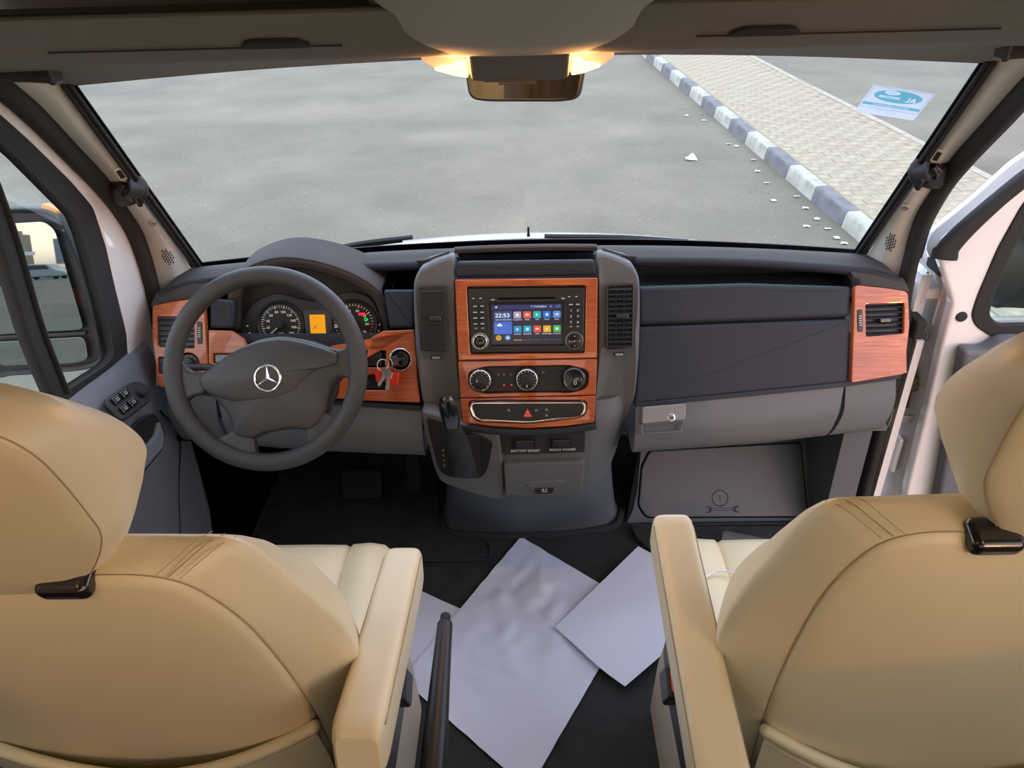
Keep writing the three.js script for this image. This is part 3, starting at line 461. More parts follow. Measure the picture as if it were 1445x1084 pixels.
// a rectangular air vent: black well, frame, tilted slats and a tab
function vent(parent, m, pts, n, count, mat, opts = {}) {
  const u0 = Math.min(...pts.map((p) => p[0])), u1 = Math.max(...pts.map((p) => p[0])), v0 = Math.min(...pts.map((p) => p[1])), v1 = Math.max(...pts.map((p) => p[1]));
  const v = add(parent, 'air_vent', merge(plate(pts, m, 0.004, { n: n, r: 0.004, b: 0 }), plate(pts.map(([a, b]) => [a + Math.sign(a - (u0 + u1) / 2) * 0.004, b + Math.sign(b - (v0 + v1) / 2) * 0.004]), m, 0.012, { n: n, r: 0.006, b: 0.002, holes: [{ pts, r: 0.004 }] })), M.black);
  const cx = (y) => { const f = (y - v0) / (v1 - v0), L = pts[3][0] + (pts[0][0] - pts[3][0]) * (1 - f), Rr = pts[2][0] + (pts[1][0] - pts[2][0]) * (1 - f); return [(pts[0][0] * (1 - f) + pts[3][0] * f), (pts[1][0] * (1 - f) + pts[2][0] * f)]; };
  for (let i = 0; i < count; i++) { const y = v0 + (i + 0.5) / count * (v1 - v0), [a, b] = cx(y); add(v, 'slat', box(b - a - 0.002, 0.0022, 0.013, 0.001, m, [(a + b) / 2, y, n + 0.010], [opts.tilt ?? 0.55, 0, 0]), mat); }
  const yt = v0 + (v1 - v0) * (opts.tab ?? 0.5);
  add(v, 'tab', box(0.026, 0.010, 0.008, 0.003, m, [(u0 + u1) / 2 + (opts.tabU ?? 0), yt, n + 0.019]), M.gloss);
  if (opts.bars) for (const f of opts.bars) { const x = u0 + (u1 - u0) * f; add(v, 'vane', box(0.002, v1 - v0, 0.008, 0.0005, m, [x, (v0 + v1) / 2, n + 0.006]), M.black); }
  return v;
}
function thumbwheel(parent, m, u, v, n, w, h, along) { const t = add(parent, 'thumbwheel', plate(rect(u - w / 2, v - h / 2, u + w / 2, v + h / 2), m, 0.006, { n, r: 0.004, b: 0.0015 }), M.black); add(t, 'wheel_rib', merge([-2, -1, 0, 1, 2].map((i) => along === 'u' ? box(0.0016, h * 0.55, 0.003, 0.0007, m, [u + i * w * 0.13, v, n + 0.0065]) : box(w * 0.5, 0.0018, 0.003, 0.0007, m, [u, v + i * h * 0.10, n + 0.0065]))), M.label); return t; }

const dash = thing('dashboard', 'dark two-tone dashboard with glossy orange wood trim under the windscreen', 'dashboard', [0, 0.45, 0]);
{
  // upper pad from its lip to the glass
  const lip = [[-0.845, 0.782, -0.075], [-0.775, 0.800, -0.095], [-0.62, 0.812, -0.118], [-0.45, 0.818, -0.13], [-0.262, 0.820, -0.135], [0, 0.826, -0.16], [0.262, 0.820, -0.135], [0.45, 0.818, -0.125], [0.62, 0.812, -0.108], [0.775, 0.800, -0.090], [0.845, 0.782, -0.075]];
  const back = lip.map(([x, y, z]) => { const k = 1 - (x / 0.8) ** 2; return [x * 0.965, 0.793 + 0.024 * k, -0.198 - 0.027 * k]; });
  const mid = lip.map((p, i) => [(p[0] + back[i][0]) / 2, (p[1] + back[i][1]) / 2 + 0.006, (p[2] + back[i][2]) / 2]);
  add(dash, 'top_pad', surf([lip, mid, back], 0.022, [0, 1, 0], { nu: 60, nv: 8 }), M.darkPad);
  const hem = lip.map(([x, y, z]) => [x, y - 0.011, z + 0.001]);
  add(dash, 'pad_edge', merge(tube(hem.slice(0, 5), 0.0115, { seg: 30 }), tube(hem.slice(6), 0.0115, { seg: 30 })), M.dark);
  for (const s of [-1, 1]) {
    const G = s > 0 ? GF : GL, X = (pts) => s > 0 ? pts : mx(pts), U = (pts) => s > 0 ? pts : pts.map(([u, v]) => [-u, v]);
    // deep tray below the pad lip
    const a = s > 0 ? 0.25 : 0.24, b = s > 0 ? 0.745 : 0.32;
    add(dash, 'storage_tray', merge(slab(s * a, s * b, 0.735, 0.750, -0.20, -0.045), slab(s * a, s * b, 0.735, 0.792, -0.20, -0.188), slab(s * b, s * (b + 0.008), 0.735, 0.786, -0.20, -0.06)), M.dark);
    // outer corner of the pad, above the outer vent panel
    add(dash, 'corner_pad', surf([X([[0.735, 0.797, -0.085], [0.80, 0.792, -0.083], [0.855, 0.780, -0.075]]), X([[0.742, 0.786, -0.072], [0.80, 0.782, -0.068], [0.858, 0.772, -0.060]]), X([[0.745, 0.772, -0.060], [0.80, 0.768, -0.055], [0.862, 0.760, -0.045]])], 0.02, [0, 1, 0.5], { nu: 12, nv: 6 }), M.darkPad);
    // wood panel with the outer vent
    const vp = [[0.256, 0.010], [0.341, 0.014], [0.343, 0.082], [0.256, 0.082]];
    const out = [[0.221, -0.092], [0.340, -0.077], [0.354, 0.030], [0.352, 0.107, 0.012], [0.30, 0.117], [0.233, 0.126, 0.012]];
    const p = U(out), q = U(vp);
    if (s < 0) { p.reverse(); q.reverse(); }
    const holes = [{ pts: q, r: 0.005 }];
    if (s < 0) holes.push({ pts: circlePts(-0.271, -0.026, 0.026), r: 0 }, { pts: rect(-0.340, -0.048, -0.326, -0.010), r: 0.003 });
    add(dash, 'trim_panel', plate(p, G, 0.016, { n: -0.008, r: 0.006, b: 0.002, seg: 4, holes }), M.wood, 'glossy orange wood panel round the outer vent');
    const side2 = X([0.10, 0.04, -0.02, -0.075].map((v) => { const w = GF.at(0.352, v, -0.004); return w; })), deep = side2.map((w) => [w[0] + s * 0.006, w[1], w[2] - 0.09]);
    add(dash, 'trim_return', surf([side2, deep], 0.008, [s, 0, 0.2], { nu: 8, nv: 4 }), M.wood);
    const w4 = s > 0 ? vp : [[-0.341, 0.014], [-0.256, 0.010], [-0.256, 0.082], [-0.343, 0.082]];
    vent(dash, G, w4, -0.012, 6, M.dark, { tab: 0.48, tilt: 0.5 });
    thumbwheel(dash, G, s * 0.2425, 0.046, 0.004, 0.012, 0.05, 'v');
    // lower grey face, curling under
    const top = [[0.232, -0.128], [0.0, -0.112], [0.21, -0.099]], TP = s > 0 ? [GF.at(-0.262, -0.128), GF.at(-0.02, -0.112), GF.at(0.208, -0.100)] : mx([GF.at(-0.262, -0.128), GF.at(-0.02, -0.112), GF.at(0.208, -0.100)]);
    const bot = X([[0.236, 0.45, 0.126], [0.495, 0.45, 0.102], [0.688, 0.45, 0.073]]), m2 = TP.map((t, i) => [(t[0] + bot[i][0]) / 2, (t[1] + bot[i][1]) / 2, (t[2] + bot[i][2]) / 2 + 0.022]), und = bot.map((q) => [q[0], q[1] - 0.012, q[2] - 0.10]);
    add(dash, s > 0 ? 'glovebox_lid' : 'knee_panel', surf([TP, m2, bot, und], 0.012, [0, 0.2, 1], { nu: 30, nv: 18 }), M.grey);
    const T2 = X([GF.at(0.212, -0.100), GF.at(0.27, -0.089), GF.at(0.326, -0.080)]), B2 = X([[0.695, 0.45, 0.072], [0.76, 0.45, 0.062], [0.822, 0.45, 0.05]]), M2 = T2.map((t, i) => [(t[0] + B2[i][0]) / 2 + s * 0.010, (t[1] + B2[i][1]) / 2, (t[2] + B2[i][2]) / 2 + 0.014]);
    add(dash, 'corner_panel', surf([T2, M2, B2, B2.map((q) => [q[0], q[1] - 0.01, q[2] - 0.1])], 0.012, [0, 0.2, 1], { nu: 12, nv: 16 }), M.grey);
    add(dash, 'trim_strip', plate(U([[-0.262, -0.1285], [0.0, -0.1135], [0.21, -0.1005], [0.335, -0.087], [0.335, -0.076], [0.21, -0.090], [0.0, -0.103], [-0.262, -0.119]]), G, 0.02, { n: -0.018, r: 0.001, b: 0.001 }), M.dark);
    add(dash, 'underside', slab(s * 0.22, s * 0.86, 0.425, 0.437, -0.55, 0.02), M.grey);
  }
  // passenger side upper face: two dark panels with a groove between them
  add(dash, 'upper_panel', plate([[-0.252, 0.054], [0.224, 0.055], [0.231, 0.124], [-0.012, 0.140], [-0.250, 0.141]], GF, 0.03, { n: -0.03, r: 0.012, b: 0.011, seg: 5 }), M.dark);
  add(dash, 'upper_panel', plate([[-0.264, -0.122], [-0.018, -0.106], [0.217, -0.092], [0.225, 0.0515], [-0.252, 0.0505]], GF, 0.03, { n: -0.03, r: 0.008, b: 0.007, seg: 4 }), M.dark);
  add(dash, 'panel_backing', plate([[-0.26, -0.12], [0.217, -0.09], [0.228, 0.115], [-0.25, 0.130]], GF, 0.01, { n: -0.034, r: 0.004 }), M.dark);
  // glovebox catch and lock
  { const h = add(dash, 'glovebox_catch', plate([[-0.253, -0.166], [-0.156, -0.160], [-0.152, -0.124], [-0.250, -0.128]], GF, 0.014, { n: 0.004, r: 0.005, b: 0.003, seg: 3 }), std({ color: rgb(0.20, 0.20, 0.195), roughness: 0.5 })); add(h, 'lock', merge(turned([[0.0055, 0.003], [0.008, 0.003], [0.0095, 0.0015], [0.0095, -0.003]], GF, -0.186, -0.145, 28).translate(0, 0, 0.018)), M.chrome); add(h, 'keyhole', merge(turned([[0, 0.002], [0.006, 0.002]], GF, -0.186, -0.145, 24), box(0.010, 0.0022, 0.002, 0.0005, GF, [-0.186, -0.145, 0.003])).translate(0, 0, 0.018), M.black); add(dash, 'catch_recess', plate([[-0.256, -0.190], [-0.164, -0.188], [-0.158, -0.160], [-0.256, -0.166]], GF, 0.006, { n: 0.010, r: 0.005, b: 0.002, holes: [{ pts: [[-0.251, -0.186], [-0.168, -0.184], [-0.163, -0.164], [-0.251, -0.169]], r: 0.004 }] }), M.grey); }
  // driver side: wood strip under the instruments
  const strip = [[-0.224, -0.078], [0.0, -0.098], [0.135, -0.107], [0.259, -0.111], [0.247, 0.053], [0.176, 0.050], [0.150, 0.036], [0.138, -0.010], [-0.126, -0.010], [-0.142, 0.032], [-0.169, 0.050], [-0.224, 0.052]];
  add(dash, 'trim_panel', plate(strip, GL, 0.014, { n: -0.008, r: 0.004, b: 0.003, seg: 3, holes: [{ pts: rect(0.10, -0.032, 0.183, 0.006), r: 0.004 }, { pts: rect(0.10, -0.083, 0.185, -0.049), r: 0.004 }, { pts: circlePts(0.216, -0.014, 0.026), r: 0 }, { pts: rect(-0.214, -0.024, -0.150, -0.002), r: 0.003 }] }), M.wood, 'glossy orange wood strip under the instruments');
  add(dash, 'trim_backing', plate([[-0.22, -0.07], [0.255, -0.105], [0.243, 0.045], [-0.22, 0.045]], GL, 0.006, { n: -0.022, r: 0.004 }), M.dark);
  add(dash, 'blank_switch', merge(box(0.06, 0.033, 0.012, 0.003, GL, [0.142, -0.013, -0.008]), box(0.06, 0.030, 0.012, 0.003, GL, [0.145, -0.066, -0.008])), M.black);
  add(dash, 'clock_panel', box(0.06, 0.019, 0.01, 0.002, GL, [-0.182, -0.013, -0.005]), std({ color: rgb(0.22, 0.24, 0.25), roughness: 0.3 }));
  add(dash, 'upper_panel', plate([[0.190, 0.057], [0.246, 0.057], [0.247, 0.143], [0.176, 0.143]], GL, 0.03, { n: -0.03, r: 0.008, b: 0.008, seg: 4 }), M.dark);
  add(dash, 'upper_panel', plate([[-0.224, 0.056], [-0.17, 0.056], [-0.165, 0.12], [-0.224, 0.124]], GL, 0.03, { n: -0.03, r: 0.008, b: 0.008, seg: 4 }), M.dark);
  // light switch, left of the wheel
  const ls = add(dash, 'light_switch', merge(turned([[0, 0.004], [0.021, 0.004], [0.025, 0.002], [0.026, -0.01]], GL, -0.271, -0.026), turned([[0, 0.016], [0.013, 0.016], [0.0145, 0.013], [0.015, 0.003]], GL, -0.271, -0.026), box(0.03, 0.007, 0.016, 0.003, GL, [-0.271, -0.026, 0.016])), M.black);
  add(ls, 'switch_marks', merge([0.6, 1.2, 1.8, 2.4].map((a) => box(0.003, 0.001, 0.001, 0.0004, GL, [-0.271 + 0.0195 * Math.cos(a), -0.026 + 0.0195 * Math.sin(a), 0.0046], [0, 0, a]))), M.label);
  add(dash, 'level_switch', merge(box(0.013, 0.037, 0.014, 0.003, GL, [-0.333, -0.029, -0.002]), box(0.009, 0.012, 0.006, 0.002, GL, [-0.333, -0.020, 0.006])), M.black);
  // ignition lock
  const ig = add(dash, 'ignition_lock', turned([[0.0205, 0.0], [0.022, 0.006], [0.0245, 0.007], [0.027, 0.004], [0.0275, -0.004]], GL, 0.216, -0.014), M.chrome, 'chrome ring of the ignition lock');
  add(ig, 'lock_barrel', merge(turned([[0, 0.004], [0.015, 0.004], [0.019, 0.002], [0.021, -0.006]], GL, 0.216, -0.014), box(0.022, 0.006, 0.010, 0.002, GL, [0.216, -0.014, 0.007])), M.gloss);
}

// instrument cluster under its hood
const CL = frame([-0.51, 0.70, -0.06], [1, 0, 0], [0, 1, -0.35]);
{
  const t = thing('instrument_cluster', 'instrument cluster with two round dials and a lit orange display under a black hood', 'instrument cluster', [-0.51, 0.66, -0.08]);
  const arch = (k, y, z) => [[-0.695, 0.690], [-0.690, 0.765], [-0.650, 0.832], [-0.545, 0.868], [-0.425, 0.843], [-0.337, 0.785], [-0.316, 0.715], [-0.318, 0.675]].map(([x, yy]) => [-0.507 + (x + 0.507) * k, 0.68 + (yy - 0.68) * k + y, z]);
  add(t, 'hood', surf([arch(0.94, 0.004, -0.17), arch(0.86, -0.003, -0.075), arch(0.91, 0, -0.056), arch(0.975, 0, -0.056), arch(1.0, 0, -0.07), arch(1.03, -0.01, -0.19)], 0.004, [0, 1, 0.3], { nu: 48, nv: 24 }), M.darkPad);
  add(t, 'hood_lining', surf([arch(0.87, 0, -0.08), arch(0.88, 0.0, -0.15)], 0.006, [0, -1, 0], { nu: 40, nv: 2 }), M.blackMatt);
  const face = [[-0.185, -0.03], [-0.14, -0.044], [0.145, -0.044], [0.182, -0.02], [0.182, 0.06], [0.13, 0.13], [0.02, 0.165], [-0.09, 0.15], [-0.18, 0.09]];
  add(t, 'backplate', plate(face, CL, 0.006, { n: -0.014, r: 0.02 }), M.blackMatt);
  add(t, 'fascia', plate([[-0.15, -0.075], [0.155, -0.075], [0.165, -0.040], [0.172, 0.0], [0.150, 0.06], [0.10, 0.075], [0.05, 0.058], [0.02, 0.05], [-0.02, 0.058], [-0.07, 0.075], [-0.13, 0.05], [-0.165, 0.0], [-0.16, -0.04]], CL, 0.012, { n: -0.010, r: 0.02, b: 0.003 }), std({ color: rgb(0.022, 0.024, 0.027), roughness: 0.6 }));
  add(t, 'display_surround', plate([[-0.008, -0.040], [0.052, -0.040], [0.054, 0.032], [-0.010, 0.032]], CL, 0.006, { n: 0.001, r: 0.008, b: 0.002 }), std({ color: rgb(0.045, 0.048, 0.055), roughness: 0.5 }));
  const dialTex = (fn) => canvas(512, 512, (x) => { x.fillStyle = '#0b0c0e'; x.fillRect(0, 0, 512, 512); x.translate(256, 256); fn(x); });
  const ticks = (x, a0, a1, n, major, red) => { for (let i = 0; i <= n; i++) { const a = (a0 + (a1 - a0) * i / n) * Math.PI / 180, L = i % major === 0; x.strokeStyle = i >= red ? '#e0483c' : '#e6e2d6'; x.lineWidth = L ? 9 : 6; x.beginPath(); x.moveTo(Math.cos(a) * 236, Math.sin(a) * 236); x.lineTo(Math.cos(a) * (L ? 196 : 210), Math.sin(a) * (L ? 196 : 210)); x.stroke(); } };
  const nums = (x, a0, a1, list, size) => { x.fillStyle = '#e6e2d6'; x.font = 'bold ' + size + 'px sans-serif'; x.textAlign = 'center'; x.textBaseline = 'middle'; list.forEach((s, i) => { const a = (a0 + (a1 - a0) * i / (list.length - 1)) * Math.PI / 180; if (s) x.fillText(s, Math.cos(a) * 158, Math.sin(a) * 158); }); };
  const speed = dialTex((x) => { ticks(x, 140, 400, 36, 4, 99); nums(x, 140, 400, ['0', '20', '40', '60', '80', '100', '120', '140', '160', '180'].slice(0, 10), 40); x.font = '26px sans-serif'; x.fillText('km/h', 0, 96); });
  const revs = dialTex((x) => { ticks(x, 140, 400, 28, 4, 24); nums(x, 140, 400, ['0', '10', '20', '30', '40', '50', '60', '70'], 40); x.font = '24px sans-serif'; x.fillText('1/min', 0, 86); x.fillText('x100', 0, 116); });
  const gauge = (name, u, r, tex, ang) => {
    const c = [u, -0.002];
    const g = add(t, name, turned([[r, 0.004], [r + 0.0035, 0.008], [r + 0.006, 0.007], [r + 0.008, 0.0]], CL, ...c, 48), M.black);
    const disc = new THREE.CircleGeometry(r, 48); disc.translate(c[0], c[1], 0.0035);
    add(g, 'dial_face', put(plain(disc), CL), std({ map: tex, roughness: 0.55, emissive: rgb(1, 1, 1), emissiveMap: tex, emissiveIntensity: 0.10 }));
    const a = ang * Math.PI / 180, nd = box(r * 0.92, 0.0028, 0.0018, 0.0008, null, [r * 0.46, 0, 0]); nd.rotateZ(-a); nd.translate(c[0], c[1], 0.009);
    add(g, 'needle', put(nd, CL), std({ color: rgb(0.75, 0.62, 0.48), roughness: 0.5 }));
    add(g, 'needle_hub', turned([[0, 0.013], [r * 0.15, 0.013], [r * 0.18, 0.010], [r * 0.19, 0.004]], CL, ...c, 24), M.dark);
    return g;
  };
  gauge('speedometer', -0.066, 0.050, speed, 140);
  const rv = gauge('rev_counter', 0.106, 0.050, revs, 172);
  add(rv, 'warning_light_red', plate(rect(0.118, 0.017, 0.134, 0.023), CL, 0.0008, { n: 0.0036, r: 0.002, b: 0 }), std({ color: rgb(0.3, 0, 0), emissive: rgb(1, 0.03, 0.06), emissiveIntensity: 1.0 }));
  add(rv, 'indicator_light_green', plate([[0.131, 0.003], [0.136, 0.003], [0.141, 0.007], [0.136, 0.011], [0.131, 0.011]], CL, 0.0008, { n: 0.0036, r: 0.002, b: 0, holes: [{ pts: rect(0.1325, 0.005, 0.136, 0.009), r: 0.001 }] }), std({ color: rgb(0, 0.2, 0), emissive: rgb(0.02, 0.75, 0.08), emissiveIntensity: 1.0 }));
  const lcd = canvas(256, 384, (x, w, h) => { x.fillStyle = '#ffa51a'; x.fillRect(0, 0, w, h); x.strokeStyle = '#e08c10'; x.lineWidth = 3; for (let i = 1; i < 4; i++) { x.beginPath(); x.moveTo(0, i * 26); x.lineTo(w, i * 26); x.stroke(); } x.fillStyle = '#7a4300'; x.font = '26px sans-serif'; x.fillText('-- °C', 30, 60); x.font = 'italic 96px sans-serif'; x.fillText('P', 40, 255); x.fillRect(18, 352, 26, 8); x.fillRect(90, 356, 100, 5); });
  add(t, 'display', print(0.036, 0.053, CL, 0.022, -0.0055, 0.0076), std({ color: rgb(0.1, 0.06, 0), emissive: rgb(1, 1, 1), emissiveMap: lcd, emissiveIntensity: 0.85 }), 'lit orange display');
  add(t, 'reset_pin', merge([[-0.145, -0.003], [-0.141, -0.020], [0.166, -0.006], [0.163, -0.021]].map(([u, v]) => turned([[0, 0.008], [0.0018, 0.008], [0.0024, 0.002]], CL, u, v, 12))), M.label);
}

/* ---------- centre console ---------- */
const con = thing('centre_console', 'grey centre console with glossy orange wood facing and tall side vents', 'console', [0, 0.0, 0]);
{
  const ring = (pts, inset, dn, dy, dz) => { const c = pts.reduce((a, p) => [a[0] + p[0] / pts.length, a[1] + p[1] / pts.length], [0, 0]); return pts.map(([u, v]) => { const l = Math.hypot(u - c[0], v - c[1]); const low = Math.max(0, 0.03 - v), w = FC.at(u - (u - c[0]) / l * inset, v - (v - c[1]) / l * inset, dn - 1.0 * low * low - 0.06 * low); return V([w[0], w[1] + dy, w[2] + dz]); }); };
  const resample = (pts, n) => spline(pts.map((p) => [p[0], p[1], 0]), n, true, 0.35).map((p) => [p.x, p.y]);
  const cheek = [[-0.238, -0.10], [-0.243, 0.0], [-0.244, 0.10], [-0.241, 0.165], [-0.226, 0.196], [-0.19, 0.214], [-0.155, 0.222], [-0.153, 0.19], [-0.153, 0.02], [-0.151, -0.15], [-0.185, -0.165], [-0.222, -0.16]];
  for (const s of [-1, 1]) {
    const c = resample(cheek.map(([u, v]) => [-s * u * -1 * -1 * -1 * (s < 0 ? 1 : 1), v]).map(([u, v]) => [s < 0 ? -Math.abs(u) : Math.abs(u), v]), 90);
    const c2 = add(con, 'side_cheek', loft([ring(c, 0.010, 0.0, 0, 0), ring(c, 0.004, -0.002, 0, 0), ring(c, 0, -0.008, 0, 0), ring(c, 0.002, -0.014, 0.0, -0.02), ring(c, 0.005, -0.02, -0.022, -0.055), ring(c, 0.008, -0.02, -0.062, -0.12), ring(c, 0.01, -0.02, -0.13, -0.24)]), M.grey);
    const vp = s < 0 ? [[-0.225, 0.024], [-0.176, 0.020], [-0.174, 0.155], [-0.226, 0.155]] : [[0.174, 0.019], [0.224, 0.023], [0.225, 0.152], [0.174, 0.150]];
    vent(con, FC, vp, 0.0005, 13, M.dark, { tab: 0.52, tabU: 0.004, tilt: 0.5, bars: [0.33, 0.66] });
    thumbwheel(con, FC, s * 0.199, 0.004, 0.001, 0.026, 0.009, 'u');
    // small dark inset in the shoulder
    add(con, 'shoulder_inset', surf([[0.168, 0.190, 0.21].map((u) => { const w = FC.at(s * u, 0.220 - (u - 0.168) * 0.25, -0.02); return [w[0], w[1] - 0.004, w[2] - 0.040]; }), [0.166, 0.195, 0.222].map((u) => { const w = FC.at(s * u, 0.220 - (u - 0.168) * 0.32, -0.02); return [w[0], w[1] + 0.006, w[2] - 0.012]; })], 0.003, [0, 1, 0], { nu: 8, nv: 3 }), M.black);
  }
  // tray in the top with its dark front panel and lid
  add(con, 'top_panel', plate([[-0.152, 0.175], [0.152, 0.173], [0.149, 0.208], [-0.149, 0.210]], FC, 0.03, { n: -0.028, r: 0.010, b: 0.010, seg: 5 }), M.dark);
  const w0 = FC.at(0, 0.205, -0.03);
  add(con, 'top_tray', merge(slab(-0.152, 0.152, w0[1] - 0.06, w0[1] - 0.045, w0[2] - 0.09, w0[2]), slab(-0.152, 0.152, w0[1] - 0.06, w0[1] - 0.016, w0[2] - 0.10, w0[2] - 0.085)), M.dark);
  const e = [-0.158, -0.08, 0, 0.08, 0.158], fr = e.map((u) => [u, 0.882 - 0.02 * (u / 0.158) ** 2 * 0.3, -0.055 - 0.008 * (u / 0.158) ** 2]), bk = e.map((u) => [u, 0.800, -0.21]);
  add(con, 'top_lid', surf([fr.map(([x, y, z]) => [x, y - 0.010, z + 0.003]), fr, fr.map(([x, y, z], i) => [x, y - 0.008, z - 0.03]), bk], 0.010, [0, 1, 0.2], { nu: 20, nv: 14 }), M.darkPad);
  add(con, 'facing_backing', plate([[-0.15, -0.15], [0.15, -0.15], [0.152, 0.17], [-0.152, 0.17]], FC, 0.03, { n: -0.036, r: 0.004 }), M.dark);
  // three wood pieces
  add(con, 'wood_facing', plate([[-0.151, -0.0035], [0.151, -0.0035], [0.152, 0.170], [-0.152, 0.172]], FC, 0.012, { n: -0.004, r: 0.004, b: 0.003, seg: 4, holes: [{ pts: [[-0.124, 0.010], [0.124, 0.008], [0.127, 0.154], [-0.127, 0.156]], r: 0.006 }] }), M.wood);
  add(con, 'wood_facing', plate([[-0.149, -0.087], [0.149, -0.085], [0.151, -0.0055], [-0.151, -0.0055]], FC, 0.012, { n: -0.004, r: 0.003, b: 0.002, seg: 3, holes: [{ pts: [[-0.125, -0.066], [-0.095, -0.079], [-0.01, -0.078], [0.09, -0.080], [0.130, -0.070], [0.134, -0.03], [0.09, -0.018], [0, -0.018], [-0.095, -0.018], [-0.132, -0.03]], r: 0.014 }] }), M.wood);
  add(con, 'wood_facing', plate([[-0.146, -0.143], [-0.08, -0.153], [0, -0.158], [0.08, -0.155], [0.145, -0.147], [0.149, -0.087], [-0.149, -0.089]], FC, 0.012, { n: -0.004, r: 0.004, b: 0.002, seg: 3, holes: [{ pts: [[-0.122, -0.140], [0, -0.149], [0.126, -0.134], [0.132, -0.096], [-0.135, -0.092]], r: 0.018 }] }), M.wood);
  // dark sill under the wood
  add(con, 'facing_sill', band([[-0.150, -0.152], [-0.08, -0.164], [0, -0.169], [0.08, -0.166], [0.150, -0.156]].map(([u, v]) => FC.at(u, v, -0.004)), [0, 0.3, 0.95], 0.009, 0.012, { n: 24 }), M.dark);
  // lower body: wide skirt under the facing, then the floor hump
  const lower = (y, hx, zc, bulge, p = 2.6) => Array.from({ length: 48 }, (_, i) => { const a = i / 48 * 2 * Math.PI, c = Math.cos(a), q = Math.sin(a); return new THREE.Vector3(hx * Math.sign(c) * Math.pow(Math.abs(c), 2 / p), y, zc + bulge * Math.sign(q) * Math.pow(Math.abs(q), 2 / p)); });
  add(con, 'lower_body', loft([lower(0.575, 0.240, -0.10, 0.205, 5), lower(0.55, 0.241, -0.10, 0.224, 5), lower(0.52, 0.238, -0.10, 0.232, 5), lower(0.47, 0.230, -0.10, 0.2345, 4.5), lower(0.40, 0.218, -0.10, 0.2365, 4), lower(0.355, 0.206, -0.10, 0.233, 4), lower(0.335, 0.196, -0.10, 0.222, 4)]), M.grey);
  add(con, 'floor_hump', loft([lower(0.345, 0.208, -0.14, 0.255, 3), lower(0.30, 0.216, -0.15, 0.245, 3), lower(0.20, 0.226, -0.17, 0.205, 2.8), lower(0.10, 0.238, -0.19, 0.145, 2.6), lower(0.02, 0.250, -0.20, 0.105, 2.6), lower(0.0, 0.262, -0.20, 0.115, 2.6)]), M.toe);
  add(con, 'hump_skirt', tube([[-0.262, 0.004, -0.16], [-0.235, 0.006, -0.105], [-0.12, 0.006, -0.088], [0.0, 0.006, -0.086], [0.12, 0.006, -0.096], [0.235, 0.006, -0.12], [0.27, 0.004, -0.19]], 0.011, { seg: 40 }), M.mat);
  // switch tray with two rockers
  const rk = add(con, 'rocker_tray', plate([[-0.057, 0.029], [0.126, 0.033], [0.126, 0.087], [-0.059, 0.082]], F2, 0.006, { n: -0.003, r: 0.003, b: 0.0015 }), M.blackMatt);
  for (const u of [-0.010, 0.072]) add(rk, 'rocker', merge(box(0.040, 0.026, 0.014, 0.003, F2, [u, 0.062, 0.006], [0.25, 0, 0]), box(0.050, 0.032, 0.004, 0.002, F2, [u, 0.062, 0.004])), M.black);
  add(rk, 'lettering', merge(text('BATTERY BOOST', 0.0062, F2, -0.008, 0.0405, 0.0031), text('RADIO POWER', 0.0062, F2, 0.076, 0.0425, 0.0031)), M.label);
  add(rk, 'tray_fixing', merge(turned([[0, 0.004], [0.003, 0.004], [0.004, 0.002]], F2, -0.042, 0.064, 14), turned([[0, 0.004], [0.003, 0.004], [0.004, 0.002]], F2, 0.112, 0.066, 14)), M.dark);
  // ashtray
  const ash = add(con, 'ashtray', plate([[-0.056, -0.078], [0.03, -0.088], [0.121, -0.077], [0.126, 0.013], [-0.058, 0.010]], F2, 0.016, { n: -0.004, r: 0.006, b: 0.003, seg: 3 }), M.grey);
  add(ash, 'finger_scoop', plate([[-0.016, -0.040], [0.085, -0.036], [0.072, -0.052], [0.058, -0.066], [0.010, -0.068], [-0.004, -0.052]], F2, 0.005, { n: 0.010, r: 0.010, b: 0.002 }), std({ color: rgb(0.12, 0.12, 0.125), roughness: 0.5 }));
  add(ash, 'scoop_hole', plate(circlePts(0.034, -0.060, 0.022, 28).map(([x, y]) => [x, -0.060 + Math.max(-0.0125, Math.min(0.004, y + 0.060)), 0]), F2, 0.004, { n: 0.0125, r: 0.001, b: 0.001 }), M.blackMatt);
  add(ash, 'ashtray_symbol', merge(box(0.012, 0.0016, 0.001, 0.0004, F2, [0.034, -0.066, 0.0168]), box(0.005, 0.004, 0.001, 0.0004, F2, [0.031, -0.0605, 0.0168]), box(0.003, 0.005, 0.001, 0.0004, F2, [0.0385, -0.060, 0.0168])), M.label);
  // gear selector housing
  const gh = [[-0.234, 0.150], [-0.228, 0.06], [-0.217, -0.015], [-0.196, -0.052], [-0.068, -0.104], [-0.058, -0.03], [-0.064, 0.078], [-0.088, 0.094], [-0.15, 0.122]];
  const gearBox = (k, n, dv) => resample(gh, 64).map(([u, v]) => { const w = F2.at(-0.145 + (u + 0.145) * k, 0.02 + (v - 0.02) * k + dv, n); return V(w); });
  add(con, 'selector_housing', loft([gearBox(1.0, -0.12, -0.02), gearBox(1.0, -0.016, -0.004), gearBox(0.99, -0.004, 0), gearBox(0.965, 0.002, 0), gearBox(0.93, 0.004, 0)]), M.grey);
  const gate = add(con, 'selector_gate', plate([[-0.225, 0.140], [-0.219, 0.073], [-0.208, -0.008], [-0.187, -0.028], [-0.110, -0.034], [-0.094, -0.006], [-0.080, 0.066], [-0.096, 0.080], [-0.15, 0.106]], F2, 0.006, { n: 0.0015, r: 0.018, b: 0.002 }), M.black);
  add(gate, 'gate_slot', plate(rect(-0.176, -0.022, -0.112, 0.088), F2, 0.003, { n: 0.0065, r: 0.008, b: 0.001 }), M.blackMatt);
